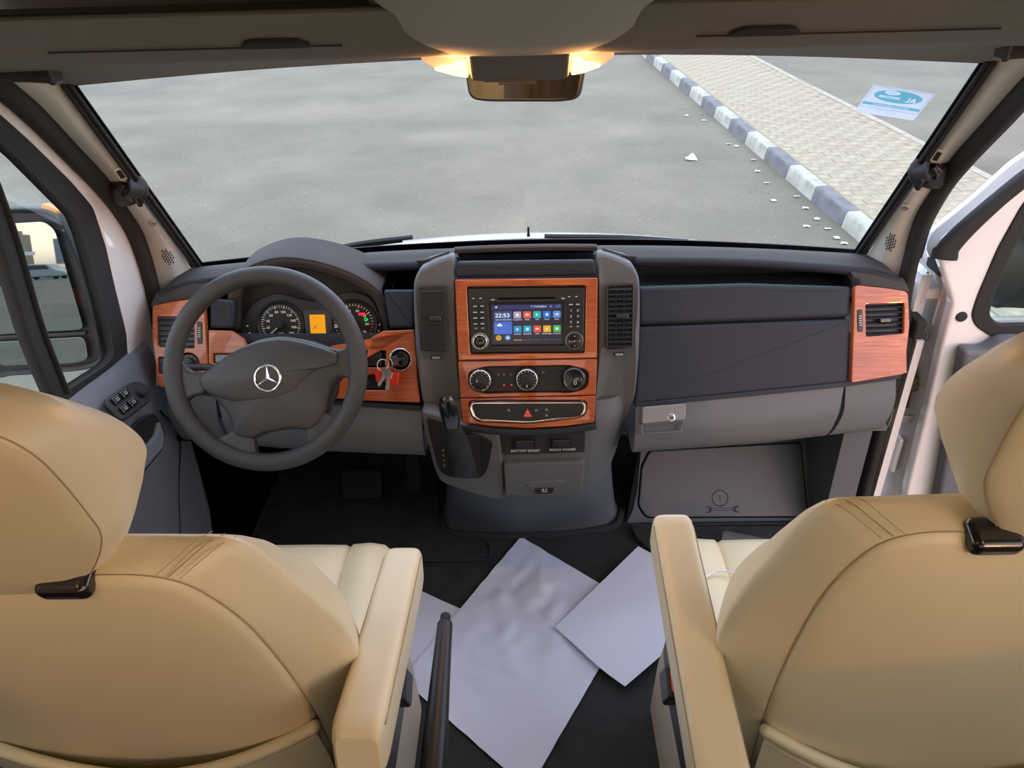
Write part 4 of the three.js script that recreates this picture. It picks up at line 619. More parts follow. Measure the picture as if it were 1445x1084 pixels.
  add(gate, 'gate_letters', merge(['P', 'R', 'N', 'D'].map((c, i) => text(c, 0.006, F2, -0.193, 0.048 - i * 0.014, 0.0076))), std({ color: rgb(0.45, 0.25, 0.15), roughness: 0.6 }));
}

// head unit
{
  const N = 0.006, t = thing('head_unit', 'black touchscreen head unit showing 22:53 in the wood facing', 'radio', FC.at(0, 0.08));
  add(t, 'fascia', plate([[-0.122, 0.0125], [0.122, 0.0105], [0.125, 0.150], [-0.125, 0.152]], FC, 0.02, { n: N - 0.02, r: 0.004, b: 0.002, holes: [{ pts: [[-0.080, 0.026], [0.080, 0.025], [0.081, 0.119], [-0.082, 0.120]], r: 0.002 }, { pts: rect(-0.061, 0.1268, 0.061, 0.1298), r: 0.001 }] }), M.black);
  add(t, 'screen_well', plate([[-0.081, 0.025], [0.081, 0.024], [0.082, 0.132], [-0.083, 0.132]], FC, 0.003, { n: N - 0.014, r: 0, b: 0 }), M.gloss);
  const scr = canvas(800, 480, (x, w, h) => {
    const bg = x.createLinearGradient(0, 0, w, h); bg.addColorStop(0, '#1a1d38'); bg.addColorStop(0.5, '#2a2436'); bg.addColorStop(1, '#11131f'); x.fillStyle = bg; x.fillRect(0, 0, w, h);
    x.fillStyle = '#2c3866'; x.fillRect(0, 0, w, 52); x.fillStyle = '#d8e6ff'; x.font = '30px sans-serif'; x.fillText('⌂', 40, 38); x.beginPath(); x.arc(52, 26, 12, 0, 7); x.fill(); x.font = 'bold 30px sans-serif'; x.fillText('11:53:08', 480, 37); x.fillRect(600, 22, 28, 8); x.beginPath(); x.moveTo(452, 12); x.lineTo(464, 12); x.lineTo(458, 40); x.fill(); x.fillRect(672, 14, 6, 26); x.strokeStyle = '#7f97d8'; x.lineWidth = 4; x.strokeRect(742, 14, 34, 24);
    x.fillStyle = '#3a4a86'; x.fillRect(22, 78, 206, 128); x.fillStyle = '#4a6fd0'; x.fillRect(22, 210, 206, 152);
    x.fillStyle = '#e8fbff'; x.font = 'bold 68px sans-serif'; x.fillText('22:53', 36, 152); x.font = '22px sans-serif'; x.fillText('SUN 15 NOV 2020', 44, 190);
    x.beginPath(); x.arc(70, 252, 14, 0, 7); x.arc(88, 246, 18, 0, 7); x.arc(104, 254, 12, 0, 7); x.fill(); x.font = '22px sans-serif'; x.fillText('-- °', 120, 270); x.fillStyle = '#9ab4f4'; x.fillRect(36, 300, 14, 5); x.fillRect(36, 336, 14, 5);
    const A = ['#b9a4c4', '#e8604c', '#14b4b0', '#1672dc', '#5f8fdc', '#1696cc', '#0fa4c8', '#e2523c', '#f0b01c', '#3fb85c'], L = ['Navigation', 'Radio', 'DVD', 'Music', 'Video', 'Browser', 'Bluetooth', 'AVIN', 'FileManager', 'EasyPlay'];
    A.forEach((c, i) => { const cx = 292 + (i % 5) * 113, cy = i < 5 ? 126 : 304; x.fillStyle = c; x.beginPath(); x.roundRect ? x.roundRect(cx - 44, cy - 42, 88, 84, 12) : x.rect(cx - 44, cy - 42, 88, 84); x.fill(); x.fillStyle = 'rgba(255,255,255,0.85)'; x.beginPath(); if (i % 3 === 0) x.arc(cx, cy, 18, 0, 7); else if (i % 3 === 1) x.arc(cx, cy + 8, 22, Math.PI, 0); else { x.moveTo(cx - 14, cy - 18); x.lineTo(cx + 18, cy); x.lineTo(cx - 14, cy + 18); } x.fill(); x.fillStyle = '#dfe9ff'; x.font = 'bold 20px sans-serif'; x.textAlign = 'center'; x.fillText(L[i], cx, cy + 66); x.textAlign = 'left'; });
    x.fillStyle = '#e8b42c'; x.beginPath(); x.arc(72, 408, 33, 0, 7); x.fill(); x.strokeStyle = '#4a3a00'; x.lineWidth = 5; x.strokeRect(56, 398, 32, 20); x.fillStyle = '#3c8fd8'; x.beginPath(); x.arc(178, 408, 33, 0, 7); x.fill(); x.fillStyle = '#fff'; for (const [a, b] of [[-14, -14], [2, -14], [-14, 2], [2, 2]]) x.fillRect(178 + a, 408 + b, 12, 12);
    ['#f0b01c', '#49528c', '#49528c', '#49528c', '#49528c'].forEach((c, i) => { x.fillStyle = c; x.fillRect(244 + i * 113, 436, 96, 7); });
  });
  add(t, 'screen', print(0.151, 0.084, FC, 0, 0.0727, N - 0.009), std({ color: rgb(0.01, 0.01, 0.012), roughness: 0.25, emissive: rgb(1, 1, 1), emissiveMap: scr, emissiveIntensity: 0.9 }), 'lit touchscreen with app icons');
  for (const [s, col] of [[-1, [-0.1105, -0.0955]], [1, [0.0945, 0.1095]]]) {
    const rows = [0.1145, 0.1015, 0.089, 0.0765];
    rows.forEach((v, j) => col.forEach((u) => { const b = add(t, 'button', box(0.0125, 0.0095, 0.006, 0.0018, FC, [u, v, N + 0.0005]), M.dark); add(b, 'button_mark', s < 0 ? box(0.008, 0.002, 0.0006, 0.0002, FC, [u, v, N + 0.0036]) : j === 0 ? box(0.008, 0.002, 0.0006, 0.0002, FC, [u, v, N + 0.0036]) : text(String((j - 1) * 2 + (u > 0.1 ? 2 : 1)), 0.005, FC, u, v, N + 0.0033), M.label); }));
    add(t, 'button_mark', merge(col.map((u) => box(0.006, 0.0016, 0.0008, 0.0003, FC, [u, 0.0665, N])), col.map((u) => box(0.005, 0.0018, 0.0008, 0.0003, FC, [u - 0.003, 0.131, N]))), M.label);
  }
  for (const u of [-0.072, 0.078]) { const b = add(t, 'button', box(0.013, 0.008, 0.005, 0.002, FC, [u, 0.1275, N + 0.0005]), M.dark); add(b, 'button_mark', box(0.008, 0.002, 0.0006, 0.0002, FC, [u, 0.1275, N + 0.0031]), M.label); }
  const kn = add(t, 'volume_knob', turned([[0, 0.016], [0.008, 0.016], [0.010, 0.014], [0.0115, 0.004], [0.0115, 0]], FC, -0.102, 0.038).translate(0, 0.002, 0.005), M.gloss);
  add(kn, 'knob_ring', turned([[0.0125, 0.008], [0.014, 0.0095], [0.0155, 0.008], [0.016, 0.001]], FC, -0.102, 0.038).translate(0, 0.0015, 0.004), M.chrome);
  add(kn, 'knob_ring', turned([[0.0165, 0.004], [0.0175, 0.005], [0.0185, 0.004], [0.019, 0]], FC, -0.102, 0.038).translate(0, 0.0015, 0.004), M.steel);
  const pd = add(t, 'direction_pad', turned([[0, 0.007], [0.015, 0.006], [0.0165, 0.004], [0.017, 0]], FC, 0.102, 0.036).translate(0, 0.0015, 0.004), M.gloss);
  add(pd, 'pad_ring', turned([[0.0172, 0.002], [0.018, 0.004], [0.019, 0.003], [0.0195, 0]], FC, 0.102, 0.036).translate(0, 0.0015, 0.004), M.steel);
  add(pd, 'pad_marks', merge([[0, 0.0105], [0, -0.0105], [0.0105, 0], [-0.0105, 0], [0, 0]].map(([a, b]) => box(0.0022, 0.0022, 0.0008, 0.0003, FC, [0.102 + a, 0.036 + b, N + 0.0065 + 0.0015]))), M.label);
}

// heater controls
{
  const t = thing('heater_controls', 'black heater control panel with three round knobs below the head unit', 'control panel', FC.at(0, -0.05));
  add(t, 'panel', plate([[-0.128, -0.077], [0.130, -0.079], [0.134, -0.02], [-0.132, -0.02]], FC, 0.008, { n: -0.010, r: 0.014, b: 0.002 }), M.black);
  const tickRing = (u, v, r, from, to, n) => merge(Array.from({ length: n }, (_, i) => { const a = (from + (to - from) * i / (n - 1)) * Math.PI / 180; return box(0.0030, 0.0011, 0.0008, 0.0003, FC, [u + r * Math.cos(a), v + r * Math.sin(a), 0.0125], [0, 0, a]); }));
  for (const [u, blue] of [[-0.104, true], [-0.002, false]]) {
    const k = add(t, 'knob', merge(turned([[0, 0.012], [0.0225, 0.012], [0.0265, 0.009], [0.0275, 0.002], [0.0275, -0.006]], FC, u, -0.048), turned([[0, 0.030], [0.0125, 0.030], [0.0145, 0.027], [0.0155, 0.013], [0.016, 0.011]], FC, u, -0.048)), M.black);
    add(k, 'knob_ring', turned([[0.0200, 0.0115], [0.0212, 0.0132], [0.0228, 0.0132], [0.024, 0.0105]], FC, u, -0.048), M.chrome);
    add(k, 'knob_marks', tickRing(u, -0.048, 0.0182, -40, 220, 12), M.label);
    add(k, 'pointer', box(0.002, 0.006, 0.001, 0.0004, FC, [u + (blue ? -0.006 : 0), -0.048 + (blue ? 0.003 : -0.010), 0.0302]), M.label);
  }
  const b = add(t, 'blank_knob', merge(turned([[0.022, 0.016], [0.0265, 0.013], [0.028, 0.004], [0.028, -0.006]], FC, 0.100, -0.048), turned([[0, 0.012], [0.019, 0.013], [0.022, 0.016]], FC, 0.100, -0.048)), M.gloss);
  add(b, 'knob_symbol', plate(rect(0.100, -0.060, 0.106, -0.051), FC, 0.001, { n: 0.0125, r: 0.002, b: 0, holes: [{ pts: rect(0.1012, -0.0588, 0.1048, -0.0522), r: 0.0015 }] }), M.label);
  for (const [u, v] of [[-0.065, -0.040], [-0.052, -0.040], [-0.037, -0.040], [0.034, -0.036]]) add(t, 'button_mark', merge(box(0.005, 0.0016, 0.0008, 0.0003, FC, [u, v + 0.0035, -0.0018]), box(0.006, 0.0012, 0.0008, 0.0003, FC, [u, v, -0.0018])), M.metalGrey);
  for (const u of [-0.0525, -0.0365]) add(t, 'indicator_light', box(0.0036, 0.0024, 0.001, 0.0004, FC, [u, -0.0615, -0.0015]), std({ color: rgb(0.3, 0, 0), emissive: rgb(1, 0.02, 0.04), emissiveIntensity: 1.6 }), 'red indicator light');
}
// hazard switch panel
{
  const t = thing('switch_panel', 'black switch strip with chrome rim and red hazard triangle', 'switch panel', FC.at(0, -0.12));
  const o = [[-0.120, -0.138], [0, -0.147], [0.124, -0.132], [0.130, -0.098], [-0.132, -0.094]];
  const shr = (k) => o.map(([u, v]) => [u * (1 - k * 0.034), -0.119 + (v + 0.119) * (1 - k * 0.15)]);
  add(t, 'rim', plate(o, FC, 0.012, { n: 0.0, r: 0.017, b: 0.0035, seg: 4, holes: [{ pts: shr(1), r: 0.014 }] }), M.chrome);
  add(t, 'panel', plate(shr(1.0), FC, 0.012, { n: 0.0006, r: 0.014, b: 0.002 }), M.black);
  const tri = [[-0.0125, -0.131], [0.0085, -0.131], [-0.002, -0.1115]];
  const hz = add(t, 'hazard_switch', plate(tri, FC, 0.003, { n: 0.0115, r: 0.0015, b: 0.0005 }), std({ color: rgb(0.62, 0.03, 0.025), roughness: 0.35 }), 'red hazard triangle');
  add(hz, 'triangle_outline', plate(tri.map(([u, v]) => [-0.002 + (u + 0.002) * 0.6, -0.1245 + (v + 0.1245) * 0.6]), FC, 0.001, { n: 0.0142, r: 0.0005, b: 0, holes: [tri.map(([u, v]) => [-0.002 + (u + 0.002) * 0.42, -0.1245 + (v + 0.1245) * 0.42])] }), std({ color: rgb(0.8, 0.35, 0.35), roughness: 0.4 }));
  for (const [u, v] of [[-0.043, -0.115], [0.017, -0.116], [0.040, -0.115], [0.040, -0.128]]) add(t, 'switch_mark', merge(box(0.007, 0.0014, 0.0008, 0.0003, FC, [u, v - 0.0015, 0.0129]), box(0.0045, 0.0022, 0.0008, 0.0003, FC, [u, v + 0.001, 0.0129])), M.metalGrey);
}
// gear lever
{
  const t = thing('gear_lever', 'black gear lever with wrinkled leather boot beside the console', 'gear lever', F2.at(-0.145, 0.0));
  const L = (u, v, n, a, b, k = 0) => Array.from({ length: 28 }, (_, i) => { const w = i / 28 * 2 * Math.PI; const q = 1 + k * Math.sin(w * 5 + v * 90); return V(F2.at(u + a * Math.cos(w) * q, v, n + b * Math.sin(w) * q)); });
  add(t, 'boot', loft([L(-0.142, -0.020, 0.006, 0.030, 0.018, 0.05), L(-0.144, 0.002, 0.026, 0.025, 0.022, 0.10), L(-0.147, 0.032, 0.040, 0.029, 0.022, 0.07), L(-0.150, 0.062, 0.049, 0.026, 0.020, 0.12), L(-0.155, 0.092, 0.055, 0.028, 0.020, 0.06), L(-0.158, 0.122, 0.064, 0.024, 0.018, 0.08), L(-0.160, 0.150, 0.076, 0.020, 0.018, 0.04), L(-0.161, 0.168, 0.084, 0.016, 0.014, 0.02)]), std({ color: rgb(0.012, 0.013, 0.015), roughness: 0.4, bumpMap: rep(T.skin, 14), bumpScale: 0.0006 }));
  add(t, 'knob', loft([L(-0.160, 0.160, 0.082, 0.015, 0.013), L(-0.160, 0.180, 0.090, 0.019, 0.017), L(-0.161, 0.205, 0.098, 0.0205, 0.019), L(-0.163, 0.228, 0.104, 0.020, 0.019), L(-0.163, 0.245, 0.108, 0.016, 0.016), L(-0.163, 0.253, 0.110, 0.008, 0.008)]), M.gloss);
}
// key ring hanging from the ignition
{
  const t = thing('key_ring', 'bunch of keys with red tags hanging from the ignition lock', 'keys', GL.at(0.205, -0.04, 0.03));
  add(t, 'ignition_key', merge(box(0.012, 0.004, 0.022, 0.0015, GL, [0.214, -0.016, 0.020]), box(0.020, 0.022, 0.007, 0.003, GL, [0.207, -0.018, 0.034], [0, 0.3, 0.2])), M.black);
  const ringG = (u, v, n, r, rot) => { const g = new THREE.TorusGeometry(r, 0.0011, 8, 32); g.applyMatrix4(new THREE.Matrix4().makeRotationFromEuler(new THREE.Euler(...rot))); g.translate(u, v, n); return put(plain(g), GL); };
  add(t, 'split_ring', merge(ringG(0.182, -0.026, 0.034, 0.0125, [0.1, 0.5, 0]), ringG(0.196, -0.022, 0.035, 0.011, [0.2, -0.6, 0])), M.steel);
  for (const [u, v, n, a] of [[0.176, -0.050, 0.030, 0.2], [0.206, -0.055, 0.028, -0.1]]) add(t, 'key_tag', plate([[-0.011, -0.013], [0.011, -0.013], [0.011, 0.013], [-0.011, 0.013]].map(([x, y]) => [u + x * Math.cos(a) - y * Math.sin(a), v + x * Math.sin(a) + y * Math.cos(a)]), GL, 0.005, { n, r: 0.004, b: 0.0015 }), M.red, 'red plastic tag');
  for (const [u, v, a] of [[0.194, -0.060, -0.12], [0.184, -0.052, -0.5]]) add(t, 'key', plate([[-0.009, 0.020], [0.009, 0.020], [0.008, 0.006], [0.0035, 0.004], [0.0035, -0.020], [0.0005, -0.024], [-0.003, -0.020], [-0.0045, -0.014], [-0.003, -0.010], [-0.004, -0.005], [-0.0035, 0.004], [-0.008, 0.006]].map(([x, y]) => [u + x * Math.cos(a) - y * Math.sin(a), v + x * Math.sin(a) + y * Math.cos(a)]), GL, 0.0022, { n: 0.037, r: 0.001, b: 0.0005 }), M.steel);
}
/* ---------- steering wheel ---------- */
const WF = frame([-0.511, 0.754, 0.246], [1, 0, 0], [0, 0.866, -0.5]);
{
  const t = thing('steering_wheel', 'large dark grey four-spoke steering wheel with a chrome star in its hub', 'steering wheel', [-0.511, 0.754, 0.246]);
  const C = Array.from({ length: 24 }, (_, i) => { const a = i / 24 * 2 * Math.PI; return WF.at(0.1825 * Math.cos(a), 0.1825 * Math.sin(a), 0.012); });
  add(t, 'rim', plain(new THREE.TubeGeometry(new THREE.CatmullRomCurve3(C.map(V), true), 120, 0.0178, 18, true)), M.wheel);
  const pad = [[-0.135, -0.014], [-0.102, 0.011], [-0.064, 0.036], [-0.015, 0.057], [0.030, 0.063], [0.075, 0.056], [0.119, 0.042], [0.149, 0.031], [0.151, -0.010], [0.133, -0.034], [0.124, -0.062], [0.115, -0.098], [0.089, -0.122], [0.048, -0.119], [-0.004, -0.127], [-0.035, -0.139], [-0.066, -0.130], [-0.070, -0.107], [-0.086, -0.077], [-0.111, -0.050], [-0.130, -0.037]];
  const ringOf = (pts, k, n, c = [0.01, -0.035]) => spline(pts.map((p) => [p[0], p[1], 0]), 110, true, 0.4).map((p) => V(WF.at(c[0] + (p.x - c[0]) * k, c[1] + (p.y - c[1]) * k, n)));
  add(t, 'hub_pad', loft([ringOf(pad, 0.96, -0.045), ringOf(pad, 1.0, -0.01), ringOf(pad, 0.995, 0.004), ringOf(pad, 0.97, 0.013), ringOf(pad, 0.9, 0.019), ringOf(pad, 0.6, 0.024), ringOf(pad, 0.25, 0.026)]), M.wheel);
  const up = [[-0.128, -0.016], [-0.100, 0.008], [-0.064, 0.032], [-0.015, 0.052], [0.030, 0.058], [0.075, 0.051], [0.119, 0.037], [0.143, 0.026], [0.140, 0.006], [0.111, -0.002], [0.084, -0.024], [0.057, -0.049], [0.012, -0.064], [-0.059, -0.064], [-0.100, -0.052], [-0.122, -0.036]];
  add(t, 'hub_crown', loft([ringOf(up, 1.0, 0.006, [0.01, -0.01]), ringOf(up, 1.0, 0.0165, [0.01, -0.01]), ringOf(up, 0.96, 0.0235, [0.01, -0.01]), ringOf(up, 0.8, 0.028, [0.01, -0.01]), ringOf(up, 0.45, 0.031, [0.01, -0.01]), ringOf(up, 0.15, 0.032, [0.01, -0.01])]), M.wheel);
  const spoke = (pts, n0, n1) => add(t, 'spoke', plate(pts, WF, n1 - n0, { n: n0, r: 0.012, b: 0.007, seg: 4 }), M.wheel);
  spoke([[0.120, -0.020], [0.120, 0.030], [0.155, 0.036], [0.172, 0.060], [0.188, 0.046], [0.186, -0.040], [0.172, -0.048], [0.160, -0.018]], -0.010, 0.016);
  spoke([[-0.118, -0.046], [-0.118, -0.002], [-0.150, -0.004], [-0.172, 0.030], [-0.186, 0.02], [-0.184, -0.07], [-0.170, -0.080], [-0.150, -0.052]], -0.010, 0.014);
  spoke([[-0.055, -0.105], [-0.028, -0.130], [-0.022, -0.172], [-0.030, -0.190], [-0.085, -0.172], [-0.118, -0.146], [-0.105, -0.135], [-0.080, -0.128]], -0.012, 0.014);
  spoke([[0.105, -0.080], [0.075, -0.112], [0.078, -0.150], [0.066, -0.178], [0.085, -0.172], [0.145, -0.122], [0.152, -0.104], [0.132, -0.100]], -0.012, 0.014);
  add(t, 'column_boss', turned([[0, 0.0], [0.05, 0.0], [0.07, -0.03], [0.075, -0.05]], WF, 0.0, -0.03), M.black);
  const EM = frame(WF.at(0.010, -0.018, 0.0325), [0.995, 0.05, -0.03], [-0.06, 0.866, -0.5]);
  const em = add(t, 'emblem', merge(put(plain(new THREE.TorusGeometry(0.0245, 0.0021, 10, 48)), EM), turned([[0.0235, 0.0005], [0.0265, 0.0], [0.027, -0.002]], EM)), M.chrome, 'chrome ring and three-pointed star');
  { const pos = []; for (let i = 0; i < 3; i++) { const a = Math.PI / 2 + i * 2 * Math.PI / 3, b = a + Math.PI / 3, c = a - Math.PI / 3, T0 = [Math.cos(a) * 0.0238, Math.sin(a) * 0.0238, 0.0005], L0 = [Math.cos(b) * 0.0042, Math.sin(b) * 0.0042, 0.0], R0 = [Math.cos(c) * 0.0042, Math.sin(c) * 0.0042, 0.0], O = [0, 0, 0.0048]; pos.push(...O, ...L0.map((x) => x), ...T0, ...O, ...T0, ...R0); pos.push(...L0, ...O, ...T0); } const g = new THREE.BufferGeometry(); const p2 = []; for (let i = 0; i < 3; i++) { const a = Math.PI / 2 + i * 2 * Math.PI / 3, b = a + Math.PI / 3, c = a - Math.PI / 3, T0 = [Math.cos(a) * 0.0238, Math.sin(a) * 0.0238, 0.0008], L0 = [Math.cos(b) * 0.0042, Math.sin(b) * 0.0042, 0.0], R0 = [Math.cos(c) * 0.0042, Math.sin(c) * 0.0042, 0.0], O = [0, 0, 0.0048]; p2.push(...O, ...T0, ...L0, ...O, ...R0, ...T0, ...T0, ...R0, ...L0); } g.setAttribute('position', new THREE.Float32BufferAttribute(p2, 3)); g.setAttribute('uv', new THREE.Float32BufferAttribute(new Float32Array(p2.length / 3 * 2), 2)); g.computeVertexNormals(); add(em, 'star', put(plain(g), EM), M.chrome); }
  add(t, 'lettering', text('AIRBAG', 0.0072, WF, 0.016, -0.086, 0.0215, 0.0008), M.black);
}
{
  const c = thing('steering_column', 'black steering column cover behind the wheel with its lever stalks', 'steering column', [-0.505, 0.60, 0.05]);
  const ring = (y, z, a, b) => Array.from({ length: 32 }, (_, i) => { const w = i / 32 * 2 * Math.PI, cc = Math.cos(w), q = Math.sin(w); return new THREE.Vector3(-0.505 + a * Math.sign(cc) * Math.pow(Math.abs(cc), 0.6), y + b * 0.87 * Math.sign(q) * Math.pow(Math.abs(q), 0.6), z - b * 0.5 * Math.sign(q) * Math.pow(Math.abs(q), 0.6)); });
  add(c, 'column_cover', loft([ring(0.715, 0.205, 0.070, 0.060), ring(0.69, 0.15, 0.078, 0.070), ring(0.63, 0.06, 0.082, 0.075), ring(0.585, -0.02, 0.082, 0.085)]), M.black);
  const st = add(c, 'indicator_stalk', band([[-0.760, 0.700, -0.015], [-0.735, 0.696, -0.01], [-0.70, 0.690, -0.005], [-0.65, 0.673, 0.005], [-0.56, 0.668, 0.04]], [0.05, 0.35, 0.94], (f) => f < 0.06 ? 0.005 + f * 0.1 : f < 0.45 ? 0.0125 : 0.0105 - (f - 0.45) * 0.006, 0.007, { n: 30 }), M.gloss);
  const sf = frame([-0.708, 0.6925, -0.004], [1, -0.2, 0], [0.1, 1, -0.4]);
  add(st, 'stalk_symbol', merge(box(0.006, 0.0014, 0.0008, 0.0003, sf, [-0.012, 0.002, 0.0068]), box(0.005, 0.0014, 0.0008, 0.0003, sf, [-0.012, -0.002, 0.0068]), box(0.008, 0.0014, 0.0008, 0.0003, sf, [0.004, 0, 0.0068]), box(0.006, 0.0014, 0.0008, 0.0003, sf, [0.02, -0.001, 0.0068])), M.label);
  add(c, 'cruise_stalk', band([[-0.772, 0.657, 0.06], [-0.74, 0.656, 0.06], [-0.67, 0.656, 0.07], [-0.57, 0.66, 0.09]], [0.05, 0.35, 0.94], (f) => 0.0085 - f * 0.002, 0.006, { n: 24 }), M.black);
}

/* ---------- seats ---------- */
function seat(cx, s, z0, lean, label, arm, hw, hx) {
  const t = thing('front_seat', label, 'seat', [cx, 0, 0.75]);
  const ss = (a, b, x) => { const q = Math.max(0, Math.min(1, (x - a) / (b - a))); return q * q * (3 - 2 * q); };
  const at = (x, y, d, head) => { const yy = d < 0 ? y + d * (head ? 0.85 * ss(1.03, 1.20, y) : 1.0 * ss(0.80, 0.99, y)) : y; return new THREE.Vector3(cx + s * x, yy, z0 + lean * (yy - 0.75) + d); };
  const full = (h) => { const a = h.map((p) => [p[0], p[1]]), b = h.slice(1, -1).reverse().map((p) => [-p[0], p[1]]); return [...a, ...b]; };
  const N = 128, samp = (h) => spline(full(h).map((p) => [p[0], p[1], 0]), N, true, 0.5);
  const blend = (A, B, k) => A.map((p, i) => p.clone().lerp(B[i], k));
  const scale = (A, k, c) => A.map((p) => new THREE.Vector3(c[0] + (p.x - c[0]) * k, c[1] + (p.y - c[1]) * k, 0));
  const ring = (A, d) => A.map((p) => at(p.x, p.y, d)), hring = (A, d) => A.map((p) => at(p.x * hw - hx, p.y, d, true));
  // backrest
  const sil = samp([[0, 1.016], [0.10, 1.015], [0.175, 1.013], [0.222, 1.008], [0.243, 0.975], [0.257, 0.93], [0.278, 0.865], [0.293, 0.79], [0.294, 0.70], [0.291, 0.60], [0.283, 0.50], [0.26, 0.42], [0.20, 0.385], [0, 0.38]]);
  const rear = samp([[0, 0.998], [0.088, 1.001], [0.148, 1.001], [0.184, 0.986], [0.206, 0.950], [0.221, 0.899], [0.229, 0.83], [0.233, 0.76], [0.234, 0.69], [0.232, 0.61], [0.228, 0.52], [0.220, 0.43], [0.19, 0.392], [0, 0.385]]);
  const c = [0, 0.70];
  add(t, 'backrest', loft([ring(scale(sil, 0.70, c), -0.105), ring(scale(sil, 0.84, c), -0.098), ring(scale(sil, 0.925, c), -0.07), ring(scale(sil, 0.972, c), -0.035), ring(scale(sil, 0.994, c), -0.012), ring(sil, 0.002), ring(blend(sil, rear, 0.25), 0.014), ring(blend(sil, rear, 0.6), 0.030), ring(blend(sil, rear, 0.92), 0.042), ring(rear, 0.0425)], { caps: true }), M.vinyl);
  const rp = add(t, 'rear_panel', loft([ring(rear, 0.040), ring(scale(rear, 0.992, c), 0.0455), ring(scale(rear, 0.96, c), 0.052), ring(scale(rear, 0.85, c), 0.060), ring(scale(rear, 0.6, c), 0.067), ring(scale(rear, 0.3, c), 0.070), ring(scale(rear, 0.1, c), 0.071)]), M.vinyl, 'rear panel of the backrest');
  add(t, 'seam', merge(plain(new THREE.TubeGeometry(new THREE.CatmullRomCurve3(ring(scale(rear, 1.0, c), 0.0432), true), 200, 0.0007, 6, true))), M.stitch);
  for (const q of [-1, 1]) {
    const cross = (o) => [[0.176 + o, 0.996 - o * 0.3, 0.044], [0.190 + o, 1.004 - o * 0.3, 0.031], [0.205 + o, 1.010 - o * 0.4, 0.012], [0.214 + o, 1.0105 - o * 0.5, -0.006]].map(([x, y, d]) => at(q * x, y + 0.0012, d).toArray());
    add(t, 'shoulder_seam', merge(tube(cross(0), 0.0007, { rad: 6 }), tube(cross(0.010), 0.0004, { rad: 6 }), tube(cross(-0.010), 0.0004, { rad: 6 })), M.stitch);
  }
  // map pocket
  const px = [-0.232, -0.18, -0.12, -0.06, 0, 0.06, 0.12, 0.18, 0.232], py = px.map((x) => 0.556 + 0.088 * Math.pow(Math.abs(x) / 0.232, 1.7)), pd = (x) => 0.050 + 0.038 * (1 - (x / 0.235) ** 2);
  add(t, 'map_pocket', surf([px.map((x, i) => at(x, py[i], pd(x) + 0.006).toArray()), px.map((x, i) => at(x, 0.5 + (py[i] - 0.556) * 0.6, pd(x) + 0.012).toArray()), px.map((x) => at(x * 0.97, 0.44, pd(x) + 0.008).toArray()), px.map((x) => at(x * 0.93, 0.395, pd(x) - 0.02).toArray())], 0.004, [0, 0, 1], { nu: 40, nv: 12 }), M.vinyl);
  add(t, 'pocket_hem', merge(tube(px.map((x, i) => at(x, py[i] + 0.002, pd(x) + 0.005).toArray()), 0.0085, { seg: 50 }), tube(px.map((x, i) => at(x * 0.995, py[i] - 0.019, pd(x) + 0.0085).toArray()), 0.0016, { seg: 50 })), M.vinyl);
  // headrest
  const hs = samp([[0, 1.232], [0.06, 1.230], [0.11, 1.222], [0.143, 1.206], [0.162, 1.178], [0.170, 1.139], [0.168, 1.10], [0.160, 1.070], [0.143, 1.038], [0.112, 0.990], [0.085, 0.964], [0.055, 0.953], [0, 0.947]]);
  const hr = samp([[0, 1.214], [0.06, 1.213], [0.105, 1.207], [0.132, 1.195], [0.146, 1.172], [0.150, 1.136], [0.150, 1.10], [0.148, 1.072], [0.133, 1.040], [0.104, 1.000], [0.078, 0.978], [0.05, 0.970], [0, 0.966]]);
  const hc = [0, 1.095];
  add(t, 'headrest', loft([hring(scale(hs, 0.58, hc), -0.095), hring(scale(hs, 0.74, hc), -0.088), hring(scale(hs, 0.855, hc), -0.065), hring(scale(hs, 0.935, hc), -0.032), hring(scale(hs, 0.985, hc), -0.004), hring(blend(hs, hr, 0.35), 0.020), hring(blend(hs, hr, 0.8), 0.038), hring(hr, 0.044), hring(scale(hr, 0.985, hc), 0.0475), hring(scale(hr, 0.9, hc), 0.053), hring(scale(hr, 0.65, hc), 0.059), hring(scale(hr, 0.3, hc), 0.062)]), M.vinyl);
  add(t, 'seam', plain(new THREE.TubeGeometry(new THREE.CatmullRomCurve3(hring(scale(hr, 1.001, hc), 0.0445), true), 160, 0.0007, 6, true)), M.stitch);
  for (const q of [-1, 1]) add(t, 'headrest_socket', merge(box(0.050, 0.024, 0.034, 0.009, new THREE.Matrix4().makeTranslation(...at(q * 0.086, 0.998, 0.046).toArray()), [0, 0, 0], [0.45, 0, 0]), box(0.016, 0.05, 0.014, 0.005, new THREE.Matrix4().makeTranslation(...at(q * 0.075, 1.005, 0.015).toArray()))), M.gloss);
  // cushion
  const half = [[0, 0.455], [0.08, 0.455], [0.140, 0.453], [0.1475, 0.446], [0.155, 0.455], [0.19, 0.459], [0.218, 0.452], [0.232, 0.432], [0.236, 0.39], [0.228, 0.345], [0.20, 0.328], [0, 0.325]];
  const cs = [...half, ...half.slice(1, -1).reverse().map(([x, y]) => [-x, y])];
  const sec = (z, k, dy, w = 1) => cs.map(([x, y]) => new THREE.Vector3(cx + s * x * w, 0.37 + (y - 0.37) * k + dy, z));
  const cush = loft([sec(0.392, 0.3, -0.005, 0.90), sec(0.396, 0.62, -0.004, 0.955), sec(0.408, 0.86, -0.002, 0.985), sec(0.43, 0.97, 0), sec(0.48, 1, 0), sec(0.65, 0.97, -0.003), sec(0.80, 0.93, -0.005), sec(0.90, 0.93, -0.005)]);
  add(t, 'seat_cushion', toCreasedNormals(cush, 0.9), M.vinyl);
